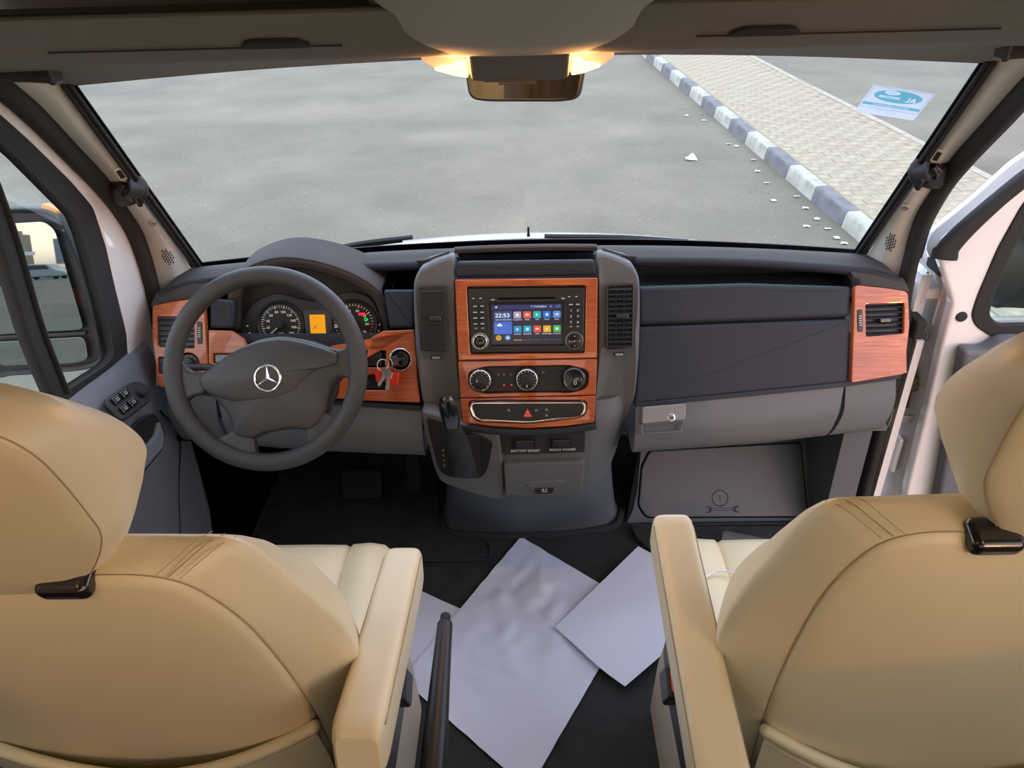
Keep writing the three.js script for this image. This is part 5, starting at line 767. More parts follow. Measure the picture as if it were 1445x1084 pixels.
  // base with beige side shields and black hinge cover
  add(t, 'seat_base', slab(cx - 0.20, cx + 0.20, 0.0, 0.325, 0.47, 0.93), M.blackMatt);
  const sd = (x) => frame([cx + s * x, 0, 0], [0, 0, -s], [0, 1, 0]), q = (pts) => pts.map(([z, y]) => [-s * z, y]);
  add(t, 'side_shield', plate(q([[0.47, 0.01], [0.50, 0.20], [0.545, 0.325], [0.62, 0.40], [0.93, 0.40], [0.98, 0.30], [1.0, 0.01]]), sd(0.238), 0.022, { r: 0.02, b: 0.007, seg: 3 }), std({ color: rgb(0.52, 0.45, 0.33), roughness: 0.55 }));
  add(t, 'hinge_cover', plate(q([[0.64, 0.40], [0.655, 0.47], [0.70, 0.505], [0.82, 0.50], [0.90, 0.56], [0.98, 0.63], [1.02, 0.60], [1.02, 0.42], [0.96, 0.36], [0.72, 0.36]]), sd(0.268), 0.020, { r: 0.02, b: 0.006, seg: 3 }), M.black);
  const bk = add(t, 'belt_buckle', box(0.024, 0.075, 0.05, 0.006, new THREE.Matrix4().makeTranslation(cx + s * 0.303, 0.49, 0.78), [0, 0, 0], [0.5, 0, 0]), M.black);
  add(bk, 'buckle_button', box(0.014, 0.006, 0.030, 0.002, new THREE.Matrix4().makeTranslation(cx + s * 0.303, 0.525, 0.80), [0, 0, 0], [0.5, 0, 0]), std({ color: rgb(0.75, 0.05, 0.02), roughness: 0.4 }), 'red release button');
  // armrest
  const A = [arm[0], arm[1]].map(([y, z]) => new THREE.Vector3(cx + s * 0.315, y, z)), ad = A[1].clone().sub(A[0]), L = ad.length(); ad.normalize();
  const un = new THREE.Vector3(0, 1, 0).addScaledVector(ad, -ad.y).normalize(), sv = new THREE.Vector3(1, 0, 0);
  const arS = (f, k, kk) => Array.from({ length: 40 }, (_, i) => { const w = i / 40 * 2 * Math.PI, c2 = Math.cos(w), q2 = Math.sin(w), p = 0.38; return A[0].clone().addScaledVector(ad, f).addScaledVector(sv, 0.0285 * k * Math.sign(c2) * Math.pow(Math.abs(c2), p)).addScaledVector(un, -0.034 + 0.034 * kk * Math.sign(q2) * Math.pow(Math.abs(q2), p)); });
  add(t, 'armrest', loft([arS(0, 0.80, 0.80), arS(0.003, 0.90, 0.90), arS(0.010, 0.98, 0.97), arS(0.025, 1, 1), arS(L * 0.5, 1.02, 1), arS(L - 0.03, 1.05, 1), arS(L - 0.012, 1.02, 0.97), arS(L - 0.003, 0.93, 0.88), arS(L, 0.80, 0.75)]), M.vinyl);
  const e = arS(0.02, 1, 1), e2 = arS(L - 0.02, 1.05, 1);
  for (const i of [3, 17]) add(t, 'armrest_seam', tube([e[i].toArray(), arS(L / 2, 1.03, 1.0)[i].toArray(), e2[i].toArray()], 0.0011, { rad: 6 }), M.stitch);
  add(t, 'armrest_pivot', merge(plate(q([[A[1].z - 0.14, A[1].y - 0.055], [A[1].z + 0.01, A[1].y - 0.05], [A[1].z + 0.01, 0.60], [A[1].z - 0.05, 0.56], [A[1].z - 0.15, 0.60]]), sd(0.286), 0.018, { r: 0.02, b: 0.005 })), M.black);
  return t;
}
seat(-0.505, 1, 0.93, 0.30, 'cream vinyl driver seat seen from behind, in front of the steering wheel', [[0.70, 0.690], [0.765, 1.045]], 1.0, 0.0);
seat(0.515, -1, 0.925, 0.15, 'cream vinyl passenger seat seen from behind, beside the open door', [[0.78, 0.715], [0.725, 1.10]], 0.94, 0.020);
// handbrake
{
  const t = thing('handbrake', 'black handbrake lever standing right of the driver seat', 'handbrake', [-0.14, 0, 0.95]);
  const ax = V([-0.141, 0.526, 0.668]).sub(V([-0.143, 0.462, 1.02])), Lh = ax.length(); ax.normalize();
  const m = new THREE.Matrix4().makeRotationFromQuaternion(new THREE.Quaternion().setFromUnitVectors(new THREE.Vector3(0, 0, 1), ax)).setPosition(-0.143, 0.462, 1.02);
  add(t, 'grip', turned([[0.0, -0.02], [0.022, -0.02], [0.0215, 0.06], [0.0195, 0.095], [0.0185, 0.105], [0.0185, 0.15], [0.016, 0.22], [0.0135, 0.30], [0.0125, Lh - 0.018], [0.0105, Lh - 0.014], [0, Lh - 0.014]], m, 0, 0, 28), M.black);
  add(t, 'grip_collar', turned([[0.0188, 0.098], [0.0200, 0.100], [0.0198, 0.104], [0.0186, 0.106]], m, 0, 0, 28), M.gloss);
  add(t, 'release_button', turned([[0.0, Lh], [0.0075, Lh - 0.0005], [0.0085, Lh - 0.003], [0.0085, Lh - 0.014]], m, 0, 0, 24), M.blackMatt);
  add(t, 'lever_base', box(0.05, 0.46, 0.14, 0.012, new THREE.Matrix4().makeTranslation(-0.148, 0.23, 1.06)), M.black);
}

/* ---------- floor ---------- */
{
  const sheet = (T0, R0, B0, L0, y, amp, seed, name, label, curl = 0) => {
    const nu = 34, nv = 44, rows = [];
    for (let j = 0; j <= nv; j++) rows.push(Array.from({ length: nu + 1 }, (_, i) => { const a = i / nu, b = j / nv, x = (T0[0] * (1 - a) + R0[0] * a) * (1 - b) + (L0[0] * (1 - a) + B0[0] * a) * b, z = (T0[1] * (1 - a) + R0[1] * a) * (1 - b) + (L0[1] * (1 - a) + B0[1] * a) * b; const cr = Math.abs(2 * fbm(a * 0.9, b * 1.3, 6, 3, seed) - 1), mid = Math.exp(-(((a - 0.42) / 0.33) ** 2) - ((b - 0.42) / 0.26) ** 2); return [x, y + amp * (0.25 + 1.1 * mid) * cr + 0.003 * fbm(a, b, 3, 2, seed + 7) + curl * Math.pow(Math.max(0, a - 0.55) / 0.45, 2) * Math.pow(b, 2), z]; }));
    const pos = [], uv = [], idx = []; rows.forEach((r, j) => r.forEach((p, i) => { pos.push(...p); uv.push(i / nu, j / nv); })); const w = nu + 1; for (let j = 0; j < nv; j++) for (let i = 0; i < nu; i++) { const k = j * w + i; idx.push(k, k + w, k + 1, k + 1, k + w, k + w + 1); }
    const g = new THREE.BufferGeometry(); g.setAttribute('position', new THREE.Float32BufferAttribute(pos, 3)); g.setAttribute('uv', new THREE.Float32BufferAttribute(uv, 2)); g.setIndex(idx); g.computeVertexNormals();
    const low = g.clone(); low.translate(0, -0.0004, 0); low.setIndex(Array.from({ length: idx.length }, (_, k) => idx[k - k % 3 + [0, 2, 1][k % 3]])); low.computeVertexNormals();
    return solo(name, label, 'paper', merge(g, low), M.paper);
  };
  sheet([-0.027, -0.083], [0.264, 0.175], [-0.012, 0.654], [-0.302, 0.389], 0.0045, 0.020, 301, 'paper_floor_sheet', 'large crumpled white paper floor sheet in the middle between the seats');
  sheet([0.295, -0.024], [0.50, 0.16], [0.205, 0.435], [0.056, 0.255], 0.0195, 0.002, 311, 'paper_floor_sheet', 'white paper floor sheet at the right, overlapping the crumpled middle one', 0.014);
  sheet([-0.45, 0.02], [-0.14, 0.20], [-0.30, 0.47], [-0.61, 0.29], 0.0012, 0.0015, 321, 'paper_floor_sheet', 'white paper floor sheet at the left, mostly under the driver armrest');
}
{
  const TB = frame([0.55, 0, -0.14], [1, 0, 0], [0, 1, -0.7]);
  const t = thing('toe_board', 'grey sloping passenger toe board with a stowage lid marked with a spanner', 'toe board', [0.55, 0, -0.2]);
  add(t, 'board', plate([[-0.275, 0.0], [0.255, 0.0], [0.262, 0.45], [-0.20, 0.45], [-0.235, 0.12], [-0.255, 0.035]], TB, 0.02, { n: -0.02, r: 0.01, b: 0.003, holes: [{ pts: [[-0.218, 0.014], [0.250, 0.010], [0.236, 0.228], [-0.203, 0.210], [-0.228, 0.164], [-0.240, 0.048]], r: 0.012 }] }), M.toe);
  const lo = [[-0.214, 0.018], [0.246, 0.014], [0.232, 0.224], [-0.200, 0.206], [-0.224, 0.162], [-0.236, 0.05]];
  const lid = add(t, 'stowage_lid', plate(lo, TB, 0.019, { n: -0.014, r: 0.012, b: 0.003, seg: 3 }), M.toe);
  add(t, 'lid_seat', plate([[-0.27, 0.0], [0.255, 0.0], [0.25, 0.30], [-0.21, 0.30]], TB, 0.006, { n: -0.030, r: 0.01 }), M.toe);
  add(lid, 'lid_lock', merge(turned([[0.0205, 0.0052], [0.0222, 0.0062], [0.024, 0.0052]], TB, -0.003, 0.069), box(0.003, 0.016, 0.0012, 0.0005, TB, [-0.003, 0.069, 0.0055])), M.black);
  const sp = new THREE.Shape(); sp.moveTo(-0.030, 0.0035); sp.lineTo(0.028, 0.0035); sp.quadraticCurveTo(0.036, 0.012, 0.050, 0.009); sp.lineTo(0.038, 0.004); sp.lineTo(0.038, -0.004); sp.lineTo(0.050, -0.009); sp.quadraticCurveTo(0.036, -0.012, 0.028, -0.0035); sp.lineTo(-0.030, -0.0035); sp.quadraticCurveTo(-0.040, -0.012, -0.048, -0.010); sp.lineTo(-0.038, -0.004); sp.lineTo(-0.038, 0.004); sp.lineTo(-0.048, 0.010); sp.quadraticCurveTo(-0.040, 0.012, -0.030, 0.0035);
  const hole = new THREE.Path(); hole.moveTo(-0.030, 0.0022); hole.lineTo(0.028, 0.0022); hole.lineTo(0.031, 0); hole.lineTo(0.028, -0.0022); hole.lineTo(-0.030, -0.0022); hole.lineTo(-0.033, 0); hole.closePath(); sp.holes.push(hole);
  add(lid, 'spanner_mark', put(plain(new THREE.ExtrudeGeometry(sp, { depth: 0.001, bevelEnabled: false }).translate(0.003, 0.037, 0.0048)), TB), M.dark);
  const st = thing('carpet_strip', 'dark carpeted floor edge right of the toe board', 'carpet', [0.82, 0, -0.2]);
  add(st, 'carpet_piece', surf([[0, 0.12, 0.3, 0.45].map((v) => TB.at(0.262, v, 0.002)), [0, 0.12, 0.3, 0.45].map((v) => { const p = TB.at(0.29, v, 0.012); return p; }), [0, 0.12, 0.3, 0.45].map((v) => { const p = TB.at(0.315, v, 0.04); return p; })], 0.01, [-0.3, 0.5, 0.8], { nu: 16, nv: 6 }), M.carpet);
  // floor mats
  const mat = (pts, name, label) => { const m = new THREE.Matrix4().makeBasis(new THREE.Vector3(1, 0, 0), new THREE.Vector3(0, 0, -1), new THREE.Vector3(0, 1, 0)); const g = thing(name, label, 'floor mat', [pts[0][0], 0, pts[0][1]]); add(g, 'mat', plate(pts.map(([x, z]) => [x, -z]), m, 0.011, { r: 0.04, b: 0.004, n: 0.0 }), M.mat); add(g, 'mat_rim', tube([...pts, pts[0]].map(([x, z]) => [x * 0.99 + 0.005, 0.011, z]), 0.0035, { seg: 60, tension: 0.1 }), M.mat); return g; };
  mat([[-0.80, -0.36], [-0.29, -0.36], [-0.26, -0.12], [-0.225, -0.088], [-0.128, -0.062], [-0.118, -0.03], [-0.118, 0.01], [-0.46, 0.012], [-0.80, 0.012]], 'floor_mat', 'dark textile floor mat under the pedals');
  mat([[0.29, -0.118], [0.79, -0.112], [0.79, 0.30], [0.54, 0.30], [0.30, -0.06]], 'floor_mat', 'dark textile floor mat in front of the passenger seat');
}
// pedals
{
  const PF = frame([-0.495, 0.076, -0.245], [1, 0, 0], [0, 0.92, -0.4]);
  const t = thing('brake_pedal', 'wide ribbed brake pedal in the dark driver footwell', 'pedal', [-0.495, 0, -0.245]);
  const pp = add(t, 'pedal_pad', plate(rect(-0.058, -0.043, 0.058, 0.043), PF, 0.016, { r: 0.014, b: 0.005 }), M.rubber);
  add(pp, 'pad_ribs', merge(Array.from({ length: 9 }, (_, i) => box(0.088, 0.0035, 0.004, 0.001, PF, [0, -0.032 + i * 0.008, 0.017]))), M.rubber);
  add(t, 'pedal_arm', box(0.02, 0.28, 0.014, 0.005, new THREE.Matrix4().makeTranslation(-0.495, 0.22, -0.31)), M.black);
  const a = thing('accelerator_pedal', 'narrow accelerator pedal right of the brake pedal', 'pedal', [-0.342, 0, -0.26]);
  const AF = frame([-0.342, 0.075, -0.26], [1, 0, 0], [0, 0.9, -0.45]);
  add(a, 'pedal_pad', plate([[-0.020, -0.035], [0.020, -0.035], [0.022, 0.09], [-0.022, 0.09]], AF, 0.014, { r: 0.014, b: 0.004 }), M.rubber);
  add(a, 'pedal_arm', box(0.014, 0.2, 0.012, 0.004, new THREE.Matrix4().makeTranslation(-0.342, 0.25, -0.33)), M.black);
}
// white cable on the passenger seat
solo('charging_cable', 'thin white charging cable looped on the passenger seat cushion', 'cable', tube([[0.265, 0.47, 0.66], [0.296, 0.462, 0.575], [0.311, 0.462, 0.536], [0.338, 0.462, 0.516], [0.356, 0.4625, 0.5145], [0.374, 0.4625, 0.522], [0.392, 0.462, 0.542], [0.42, 0.462, 0.60], [0.44, 0.462, 0.68]], 0.0017, { seg: 60, rad: 8 }), M.white);
// clear bottle lying on the floor beyond the passenger cushion
solo('drink_bottle', 'clear plastic bottle end peeping out past the passenger seat', 'bottle', (() => { const m = new THREE.Matrix4().makeRotationY(1.25).setPosition(0.60, 0.045, 0.02); return turned([[0, -0.09], [0.030, -0.09], [0.034, -0.08], [0.033, -0.05], [0.034, -0.02], [0.033, 0.03], [0.034, 0.05], [0.025, 0.075], [0.014, 0.09], [0.014, 0.105], [0, 0.105]], m, 0, 0, 28); })(), phy({ color: rgb(0.85, 0.88, 0.9), roughness: 0.1, transmission: 0.9, thickness: 0 }));

/* ---------- overhead ---------- */
{
  const X = [-0.80, -0.75, -0.5, -0.25, 0, 0.25, 0.5, 0.75, 0.80], k = (x) => 1 - (x / 0.75) ** 2;
  const t = thing('overhead_shelf', 'brown-grey overhead shelf along the top of the windscreen', 'shelf', [0, 1.3, 0.4]);
  add(t, 'header_trim', surf([X.map((x) => [x, 1.279 + 0.017 * k(x), 0.205 - 0.08 * k(x)]), X.map((x) => [x, 1.315 + 0.008 * k(x), 0.325 - 0.05 * k(x)]), X.map((x) => [x, 1.352, 0.455])], 0.008, [0, -1, 0.2], { nu: 32, nv: 8 }), M.header);
  add(t, 'shelf_edge', surf([X.map((x) => [x, 1.358, 0.445]), X.map((x) => [x, 1.349, 0.462]), X.map((x) => [x, 1.352, 0.500]), X.map((x) => [x, 1.366, 0.532]), X.map((x) => [x, 1.381, 0.552]), X.map((x) => [x, 1.408, 0.592]), X.map((x) => [x, 1.417, 0.590]), X.map((x) => [x, 1.412, 0.55]), X.map((x) => [x, 1.40, 0.25])], 0.006, [0, -0.5, 1], { nu: 24, nv: 60 }), M.header);
  for (const [s, x] of [[-1, -0.297], [1, 0.288]]) { const m = frame([x, 1.3795, 0.5535], [1, 0, 0], [0, 0.56, 0.83]); add(t, 'finger_slot', plate([[-0.045, -0.0075], [0.045, -0.0075], [0.030, 0.0085], [-0.030, 0.0085]], m, 0.005, { n: -0.001, r: 0.008, b: 0.001 }), M.blackMatt); add(t, 'edge_seam', box(0.36, 0.0018, 0.002, 0.0006, m, [s * 0.10, -0.0085, 0.001]), M.blackMatt); }
  add(t, 'shelf_back', slab(-0.80, 0.80, 1.39, 1.60, 0.20, 0.22), M.brown);
  for (const s of [-1, 1]) {
    const g = thing('roof_grab_bar', s < 0 ? 'black padded bar end above the driver door corner' : 'black padded bar end above the passenger door corner', 'bar', [s * 0.72, 1.33, 0.37]);
    add(g, 'bar', band([[s * 0.695, 1.322, 0.345], [s * 0.75, 1.327, 0.352], [s * 0.83, 1.332, 0.37]], [0, 0.35, 0.94], 0.0155, 0.014, { n: 16, power: 4 }), M.rubber);
    add(g, 'bar_cap', box(0.012, 0.034, 0.032, 0.007, new THREE.Matrix4().makeTranslation(s * 0.694, 1.322, 0.345)), M.black);
  }
  // cloth covered pod in the middle
  const p = thing('ceiling_pod', 'grey cloth covered pod bulging down in the middle of the overhead shelf', 'overhead console', [0, 1.34, 0.45]);
  const R2 = (y, hx, z0, z1, e = 3.2) => Array.from({ length: 56 }, (_, i) => { const a = i / 56 * 2 * Math.PI, c = Math.cos(a), q = Math.sin(a); return new THREE.Vector3(-0.004 + hx * Math.sign(c) * Math.pow(Math.abs(c), 2 / e), y, (z0 + z1) / 2 + (z1 - z0) / 2 * Math.sign(q) * Math.pow(Math.abs(q), 2 / e)); });
  add(p, 'pod', loft([R2(1.80, 0.20, 0.35, 0.78), R2(1.55, 0.205, 0.25, 0.76), R2(1.46, 0.196, 0.22, 0.70), R2(1.42, 0.184, 0.21, 0.645), R2(1.39, 0.172, 0.21, 0.60), R2(1.37, 0.158, 0.21, 0.56), R2(1.355, 0.140, 0.22, 0.52), R2(1.345, 0.116, 0.23, 0.48), R2(1.340, 0.08, 0.25, 0.44)]), M.cloth);
}
// dome lamp
const LF = frame([0, 1.347, 0.475], [1, 0, 0], [0, 0.6, 0.8]);
{
  const t = thing('dome_lamp', 'lit dome lamp with two glowing amber lenses and a dark centre panel', 'lamp', LF.at(0, 0));
  add(t, 'centre_panel', plate([[-0.070, -0.038], [-0.050, -0.043], [0.040, -0.043], [0.062, -0.038], [0.062, 0.030], [0.03, 0.035], [-0.004, 0.036], [-0.04, 0.035], [-0.070, 0.030]], LF, 0.034, { n: -0.020, r: 0.006, b: 0.005, seg: 3 }), M.lampBody);
  add(t, 'panel_lip', box(0.050, 0.006, 0.012, 0.002, LF, [-0.008, -0.036, 0.014]), M.header);
  for (const u of [-0.042, 0.038]) add(t, 'push_button', box(0.022, 0.007, 0.012, 0.002, LF, [u, -0.043, 0.006]), M.black);
  const amber = (k) => std({ color: rgb(0.8, 0.6, 0.45), roughness: 0.35, emissive: rgb(1.0, 0.50, 0.22), emissiveIntensity: k }), hot = std({ color: rgb(0.9, 0.8, 0.6), roughness: 0.35, emissive: rgb(1.0, 0.72, 0.30), emissiveIntensity: 2.4 });
  for (const s of [-1, 1]) {
    const e = s < 0 ? [[-0.132, 0.006], [-0.118, -0.016], [-0.090, -0.033], [-0.0705, -0.039], [-0.0705, 0.030], [-0.098, 0.022], [-0.128, 0.013]] : [[0.062, -0.039], [0.082, -0.034], [0.108, -0.018], [0.119, 0.004], [0.116, 0.013], [0.09, 0.022], [0.062, 0.030]];
    const l = add(t, 'lens', plate(e, LF, 0.024, { n: -0.016, r: 0.008, b: 0.005, seg: 3 }), amber(0.62), 'glowing amber lens');
    const b = s < 0 ? [[-0.118, -0.012], [-0.090, -0.030], [-0.073, -0.036], [-0.073, 0.010], [-0.084, 0.008], [-0.092, -0.004], [-0.106, -0.004]] : [[0.0645, -0.036], [0.08, -0.031], [0.104, -0.014], [0.094, -0.005], [0.082, -0.004], [0.074, 0.008], [0.0645, 0.010]];
    add(l, 'lamp_reflector', plate(b, LF, 0.003, { n: 0.0072, r: 0.005, b: 0.001 }), hot);
    const p = new THREE.PointLight(0xffb060, LAMP.dome); p.name = 'dome_lamp_light'; p.position.set(...LF.at(s < 0 ? -0.088 : 0.078, -0.005, 0.001)); p.castShadow = true; p.shadow.radius = 0.6; scene.add(p);
  }
}
// cabin mirror
{
  const nM = V([-0.231, 0.133, 0.964]).normalize(), u = V([0.97, 0.02, 0.2296]).normalize();
  const m = frame([0.0, 1.282, 0.30], u.toArray(), new THREE.Vector3().crossVectors(nM, u).toArray());
  const t = thing('cabin_mirror', 'small cabin mirror with dark frame below the dome lamp', 'mirror', [0, 1.282, 0.30]);
  const o = [[-0.094, 0.024], [-0.088, -0.022], [-0.06, -0.026], [0.06, -0.026], [0.088, -0.022], [0.095, 0.024]];
  add(t, 'frame', plate(o, m, 0.018, { n: -0.018, r: 0.014, b: 0.004, seg: 3 }), M.black);
  add(t, 'mirror_glass', plate(o.map(([a, b]) => [a * 0.955, b * 0.86]), m, 0.002, { n: -0.0008, r: 0.011, b: 0.0006 }), M.cabinMirror);
  add(t, 'stem', tube([[0, 1.285, 0.285], [0, 1.298, 0.255], [0, 1.305, 0.21]], 0.007), M.black);
}
// roof lamps of the passenger room behind the camera
{
  for (const s of [-1, 1]) {
    const t = thing('roof_lamp', s < 0 ? 'warm roof lamp strip on the driver side of the passenger room' : 'warm roof lamp strip on the passenger side of the passenger room', 'lamp', [s * 0.66, 1.84, 1.75]);
    add(t, 'lamp_housing', box(0.13, 0.016, 0.66, 0.006, new THREE.Matrix4().makeTranslation(s * 0.66, 1.852, 1.75)), M.lampBody);
    add(t, 'lamp_diffuser', box(0.10, 0.010, 0.60, 0.004, new THREE.Matrix4().makeTranslation(s * 0.66, 1.842, 1.75)), std({ color: rgb(0.9, 0.8, 0.6), emissive: rgb(1, 0.72, 0.40), emissiveIntensity: LAMP.rearGlow }));
    const L = new THREE.RectAreaLight(0xffd8a0, LAMP.rear, 0.10, 0.60); L.name = 'roof_lamp_light'; L.position.set(s * 0.66, 1.834, 1.75); L.rotation.x = -Math.PI / 2; scene.add(L);
  }
  const cb = thing('wall_cabinet', 'brown mottled cabinet front behind the driver, seen in the small cabin mirror', 'cabinet', [-0.88, 0.0, 2.4]);
  add(cb, 'carcass', slab(-0.93, -0.80, 0.02, 1.78, 1.93, 3.3), M.brown); for (const z of [1.94, 2.62]) add(cb, 'door', slab(-0.80, -0.785, 0.05, 1.75, z + 0.01, z + 0.66), M.brown);
  const c = thing('side_curtain', 'beige curtain hanging along the side wall behind the driver', 'curtain', [-0.90, 0.8, 2.0]);
  add(c, 'curtain', surf([1.80, 1.3, 0.75].map((y) => Array.from({ length: 25 }, (_, i) => [-0.885 + 0.016 * Math.sin(i * 1.9), y, 1.34 + i * 0.022])), 0.004, [1, 0, 0], { nu: 72, nv: 4 }), M.curtain);
}

/* ---------- outside of the van ---------- */
{
  const b = thing('bonnet', 'white van bonnet edge mirroring the sky beyond the windscreen', 'bonnet', [0, 0.5, -0.8]);
  const xs = [-0.92, -0.75, -0.5, -0.25, 0, 0.25, 0.5, 0.75, 0.92], drop = (x) => 0.075 * (Math.abs(x) / 0.75) ** 2;
  add(b, 'bonnet_skin', surf([xs.map((x) => [x, 0.728 - drop(x), -0.475 + 0.10 * (x / 0.92) ** 2]), xs.map((x) => [x, 0.747 - drop(x), -0.49 + 0.10 * (x / 0.92) ** 2]), xs.map((x) => [x, 0.70 - drop(x), -0.64]), xs.map((x) => [x, 0.60 - drop(x), -0.88]), xs.map((x) => [x * 0.95, 0.42 - drop(x), -1.12])], 0.012, [0, 1, 0], { nu: 32, nv: 16 }), M.paint);
  add(b, 'cowl', surf([xs.map((x) => [x, 0.765 - drop(x) * 0.75, -0.365 + 0.125 * (x / 0.92) ** 2]), xs.map((x) => [x, 0.70 - drop(x), -0.50 + 0.10 * (x / 0.92) ** 2])], 0.01, [0, 1, 0], { nu: 24, nv: 2 }), M.blackMatt);
  for (const [label, pts] of [['black wiper lying at the foot of the windscreen in front of the driver', [[-0.600, 0.742, -0.375], [-0.45, 0.768, -0.392], [-0.30, 0.781, -0.40]]], ['black wiper lying at the foot of the windscreen right of the middle', [[0.05, 0.776, -0.40], [0.25, 0.769, -0.40], [0.43, 0.757, -0.39]]]]) {
    const w = thing('wiper', label, 'wiper', pts[1]);
    add(w, 'wiper_blade', band(pts, [0, 0.5, -0.85], 0.004, 0.006, { n: 20 }), M.rubber);
    add(w, 'wiper_arm', band([pts[0], pts[1], [pts[2][0] - 0.06, pts[2][1] - 0.004, pts[2][2]]].map(([x, y, z]) => [x + 0.03, y - 0.006, z - 0.008]), [0, 0.5, -0.85], 0.008, 0.005, { n: 20 }), M.black);
  }
  solo('washer_jet', 'tiny black washer jet standing at the middle of the windscreen foot', 'washer jet', merge(box(0.006, 0.022, 0.006, 0.002, null, [0.008, 0.792, -0.40]), box(0.010, 0.006, 0.014, 0.002, null, [0.008, 0.780, -0.40])), M.black);
}
function doorMirror(m, s, label, cap) {
  const t = thing('door_mirror', label, 'mirror', m.at(0, -0.18, -0.05));
  const o = (k, n, dy = 0) => { const pts = [[-0.125, -0.195], [-0.135, 0.0], [-0.120, 0.15], [-0.06, 0.165], [0.06, 0.165], [0.105, 0.14], [0.130, 0.0], [0.125, -0.17], [0.08, -0.20], [-0.08, -0.205]].map(([a, b]) => [a * s, b]); return spline(pts.map((p) => [p[0], p[1], 0]), 64, true, 0.35).map((p) => V(m.at(p.x * k, p.y * k + dy, n))); };
  add(t, 'housing', loft([o(0.93, 0.0), o(0.98, 0.012), o(1.0, 0.006), o(1.0, -0.03), o(0.93, -0.09), o(0.7, -0.13), o(0.4, -0.145)]), M.bracket);
  const gl = [[-0.105, -0.105], [-0.110, 0.02], [-0.100, 0.135], [0.075, 0.138], [0.093, 0.12], [0.103, -0.103]].map(([a, b]) => [a * s, b]); if (s < 0) gl.reverse();
  add(t, 'mirror_glass', plate(gl, m, 0.003, { n: 0.012, r: 0.016, b: 0.0006 }), M.mirror);
  const g2 = [[-0.100, -0.178], [-0.100, -0.122], [0.100, -0.120], [0.096, -0.172], [0.07, -0.180]].map(([a, b]) => [a * s, b]); if (s < 0) g2.reverse();
  add(t, 'wide_angle_glass', plate(g2, m, 0.003, { n: 0.012, r: 0.012, b: 0.0006 }), M.mirror);
  add(t, 'divider', box(0.21, 0.008, 0.008, 0.002, m, [0, -0.112, 0.012]), M.bracket);
  const tip = m.at(s * 0.11, -0.10, -0.05), root = cap;
  add(t, 'arm', loft([0, 0.5, 1].map((f) => { const c = V(tip).lerp(V(root), f), h = 0.105 - 0.02 * f; return Array.from({ length: 24 }, (_, i) => { const a = i / 24 * 2 * Math.PI; return new THREE.Vector3(c.x, c.y + h * Math.sin(a) , c.z + 0.045 * Math.cos(a)); }); })), M.bracket);
  add(t, 'repeater_lamp', box(0.035, 0.012, 0.03, 0.004, m, [s * 0.085, 0.160, -0.012], [0, 0, -s * 0.5]), std({ color: rgb(0.75, 0.28, 0.04), roughness: 0.3 }), 'orange repeater lamp');
  return t;
}
{
  const n = V([0.07, 0.180, 0.981]).normalize(), u = V([1, 0, -0.0715]).normalize();
  doorMirror(frame([-1.095, 0.836, 0.0], u.toArray(), new THREE.Vector3().crossVectors(n, u).toArray()), 1, 'black driver door mirror reflecting the car park and far towers', [-0.925, 0.73, -0.02]);
  // passenger mirror stands on the opened door
  const o = RD.at(0.30, 0.13, -0.24); doorMirror(frame(o, [-0.98, 0, -0.2], [0, 1, 0]), -1, 'black passenger door mirror seen through the window of the open door', RD.at(0.12, 0.05, -0.15));
}
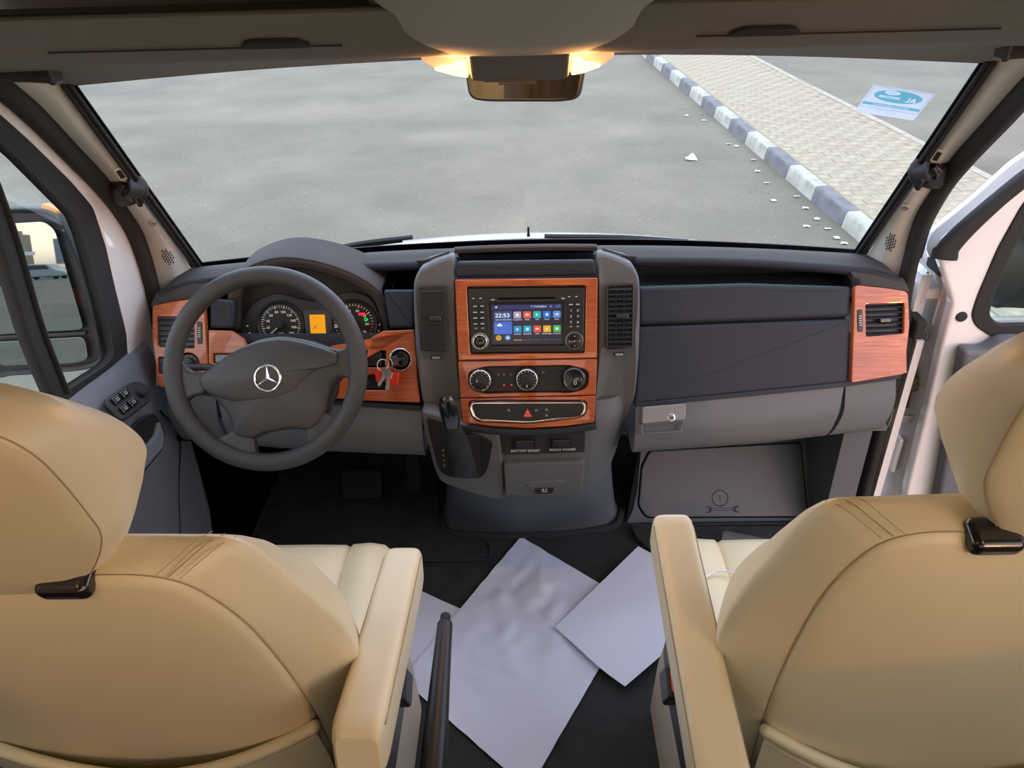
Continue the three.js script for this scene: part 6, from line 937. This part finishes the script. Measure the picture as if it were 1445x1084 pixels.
// far side of the car park, seen only in the driver's mirror
{
  const glassB = std({ color: rgb(0.20, 0.27, 0.34), roughness: 0.3 });
  const towers = [[-760, 900, 46, 60, 34, [0.32, 0.36, 0.42]], [-655, 930, 40, 44, 30, [0.30, 0.35, 0.42]], [-560, 980, 44, 40, 30, [0.42, 0.36, 0.33]], [-430, 900, 52, 36, 30, [0.40, 0.30, 0.25]], [-395, 940, 44, 30, 30, [0.36, 0.33, 0.32]], [-345, 980, 36, 30, 30, [0.34, 0.42, 0.50]], [-250, 900, 30, 50, 30, [0.36, 0.36, 0.38]], [-880, 900, 32, 60, 30, [0.4, 0.4, 0.42]]];
  towers.forEach(([x, z, h0, w0, d, c], i) => {
    const h = h0 * 0.62, w = w0 * 0.5;
    const t = thing('tower_block', ['broad blue-grey', 'slim blue-grey', 'pale brown', 'tall red-brown', 'grey-brown', 'small blue', 'low grey', 'wide pale'][i] + ' tower block on the skyline in the driver mirror', 'building', [x, GY, z]);
    add(t, 'walls', merge(slab(x - w / 2, x + w / 2, GY, h, z - d / 2, z + d / 2), slab(x - w * 0.3, x + w * 0.25, h - 1, h + 4, z - d * 0.3, z + d * 0.3)), std({ color: rgb(...c), roughness: 0.9 }));
    const gs = []; for (let f = 3; f < h - 3; f += 4) gs.push(slab(x - w / 2 + 2, x + w / 2 - 2, f, f + 2.2, z - d / 2 - 0.2, z - d / 2 + 0.1)); add(t, 'window_rows', merge(gs), glassB);
  });
  const cn = thing('station_canopy', 'green and white station canopy beyond the parked cars in the driver mirror', 'canopy', [-66, GY, 112]);
  add(cn, 'roof_fascia', slab(-73, -56, 2.6, 3.8, 108, 118), std({ color: rgb(0.05, 0.34, 0.12), roughness: 0.5 })); add(cn, 'white_band', slab(-73, -55, 2.1, 2.6, 107.8, 118.2), M.white); add(cn, 'sign_board', slab(-56, -54, 2.4, 4.2, 107.8, 112), M.red); for (const x of [-71, -64, -57]) add(cn, 'column', slab(x, x + 0.4, GY, 2.2, 112, 112.4), M.white);
  const prof = [[-2.2, 0.25], [2.2, 0.25], [2.25, 0.7], [1.3, 0.95], [0.75, 1.45], [-1.2, 1.48], [-1.95, 1.0], [-2.25, 0.85]];
  const car = (x, z, a, c, label) => {
    const m = new THREE.Matrix4().makeRotationY(a).setPosition(x, GY, z), t = thing('parked_car', label, 'car', [x, GY, z]);
    add(t, 'body', plate(prof, m, 1.7, { n: -0.85, r: 0.25, b: 0.12, seg: 2 }), std({ color: rgb(...c), roughness: 0.3 }));
    for (const sd2 of [-0.87, 0.855]) add(t, 'side_windows', plate([[-1.6, 0.98], [0.95, 0.98], [0.6, 1.36], [-1.1, 1.39]], m, 0.015, { n: sd2, r: 0.1, b: 0 }), M.gloss);
    for (const wx of [-1.35, 1.35]) for (const wz of [-0.8, 0.62]) add(t, 'wheel', turned([[0, 0.0], [0.24, 0.0], [0.31, 0.02], [0.31, 0.18], [0.24, 0.2], [0, 0.2]], new THREE.Matrix4().copy(m).multiply(new THREE.Matrix4().makeTranslation(wx, 0.31, wz)), 0, 0, 20), M.rubber);
  };
  car(-33, 62, 0.2, [0.02, 0.022, 0.025], 'black car, nearest of those parked behind the van');
  car(-36, 78, 0.1, [0.35, 0.35, 0.36], 'silver car parked behind the nearest black one');
  car(-41, 88, 0.2, [0.05, 0.04, 0.04], 'dark brown car parked farther off under the canopy edge');
  car(-30, 92, 0.1, [0.025, 0.028, 0.03], 'black estate car parked farthest off in the driver mirror');
  car(-50, 84, 0.3, [0.03, 0.04, 0.06], 'dark blue car parked left of the canopy');
}

renderer.render(scene, camera);
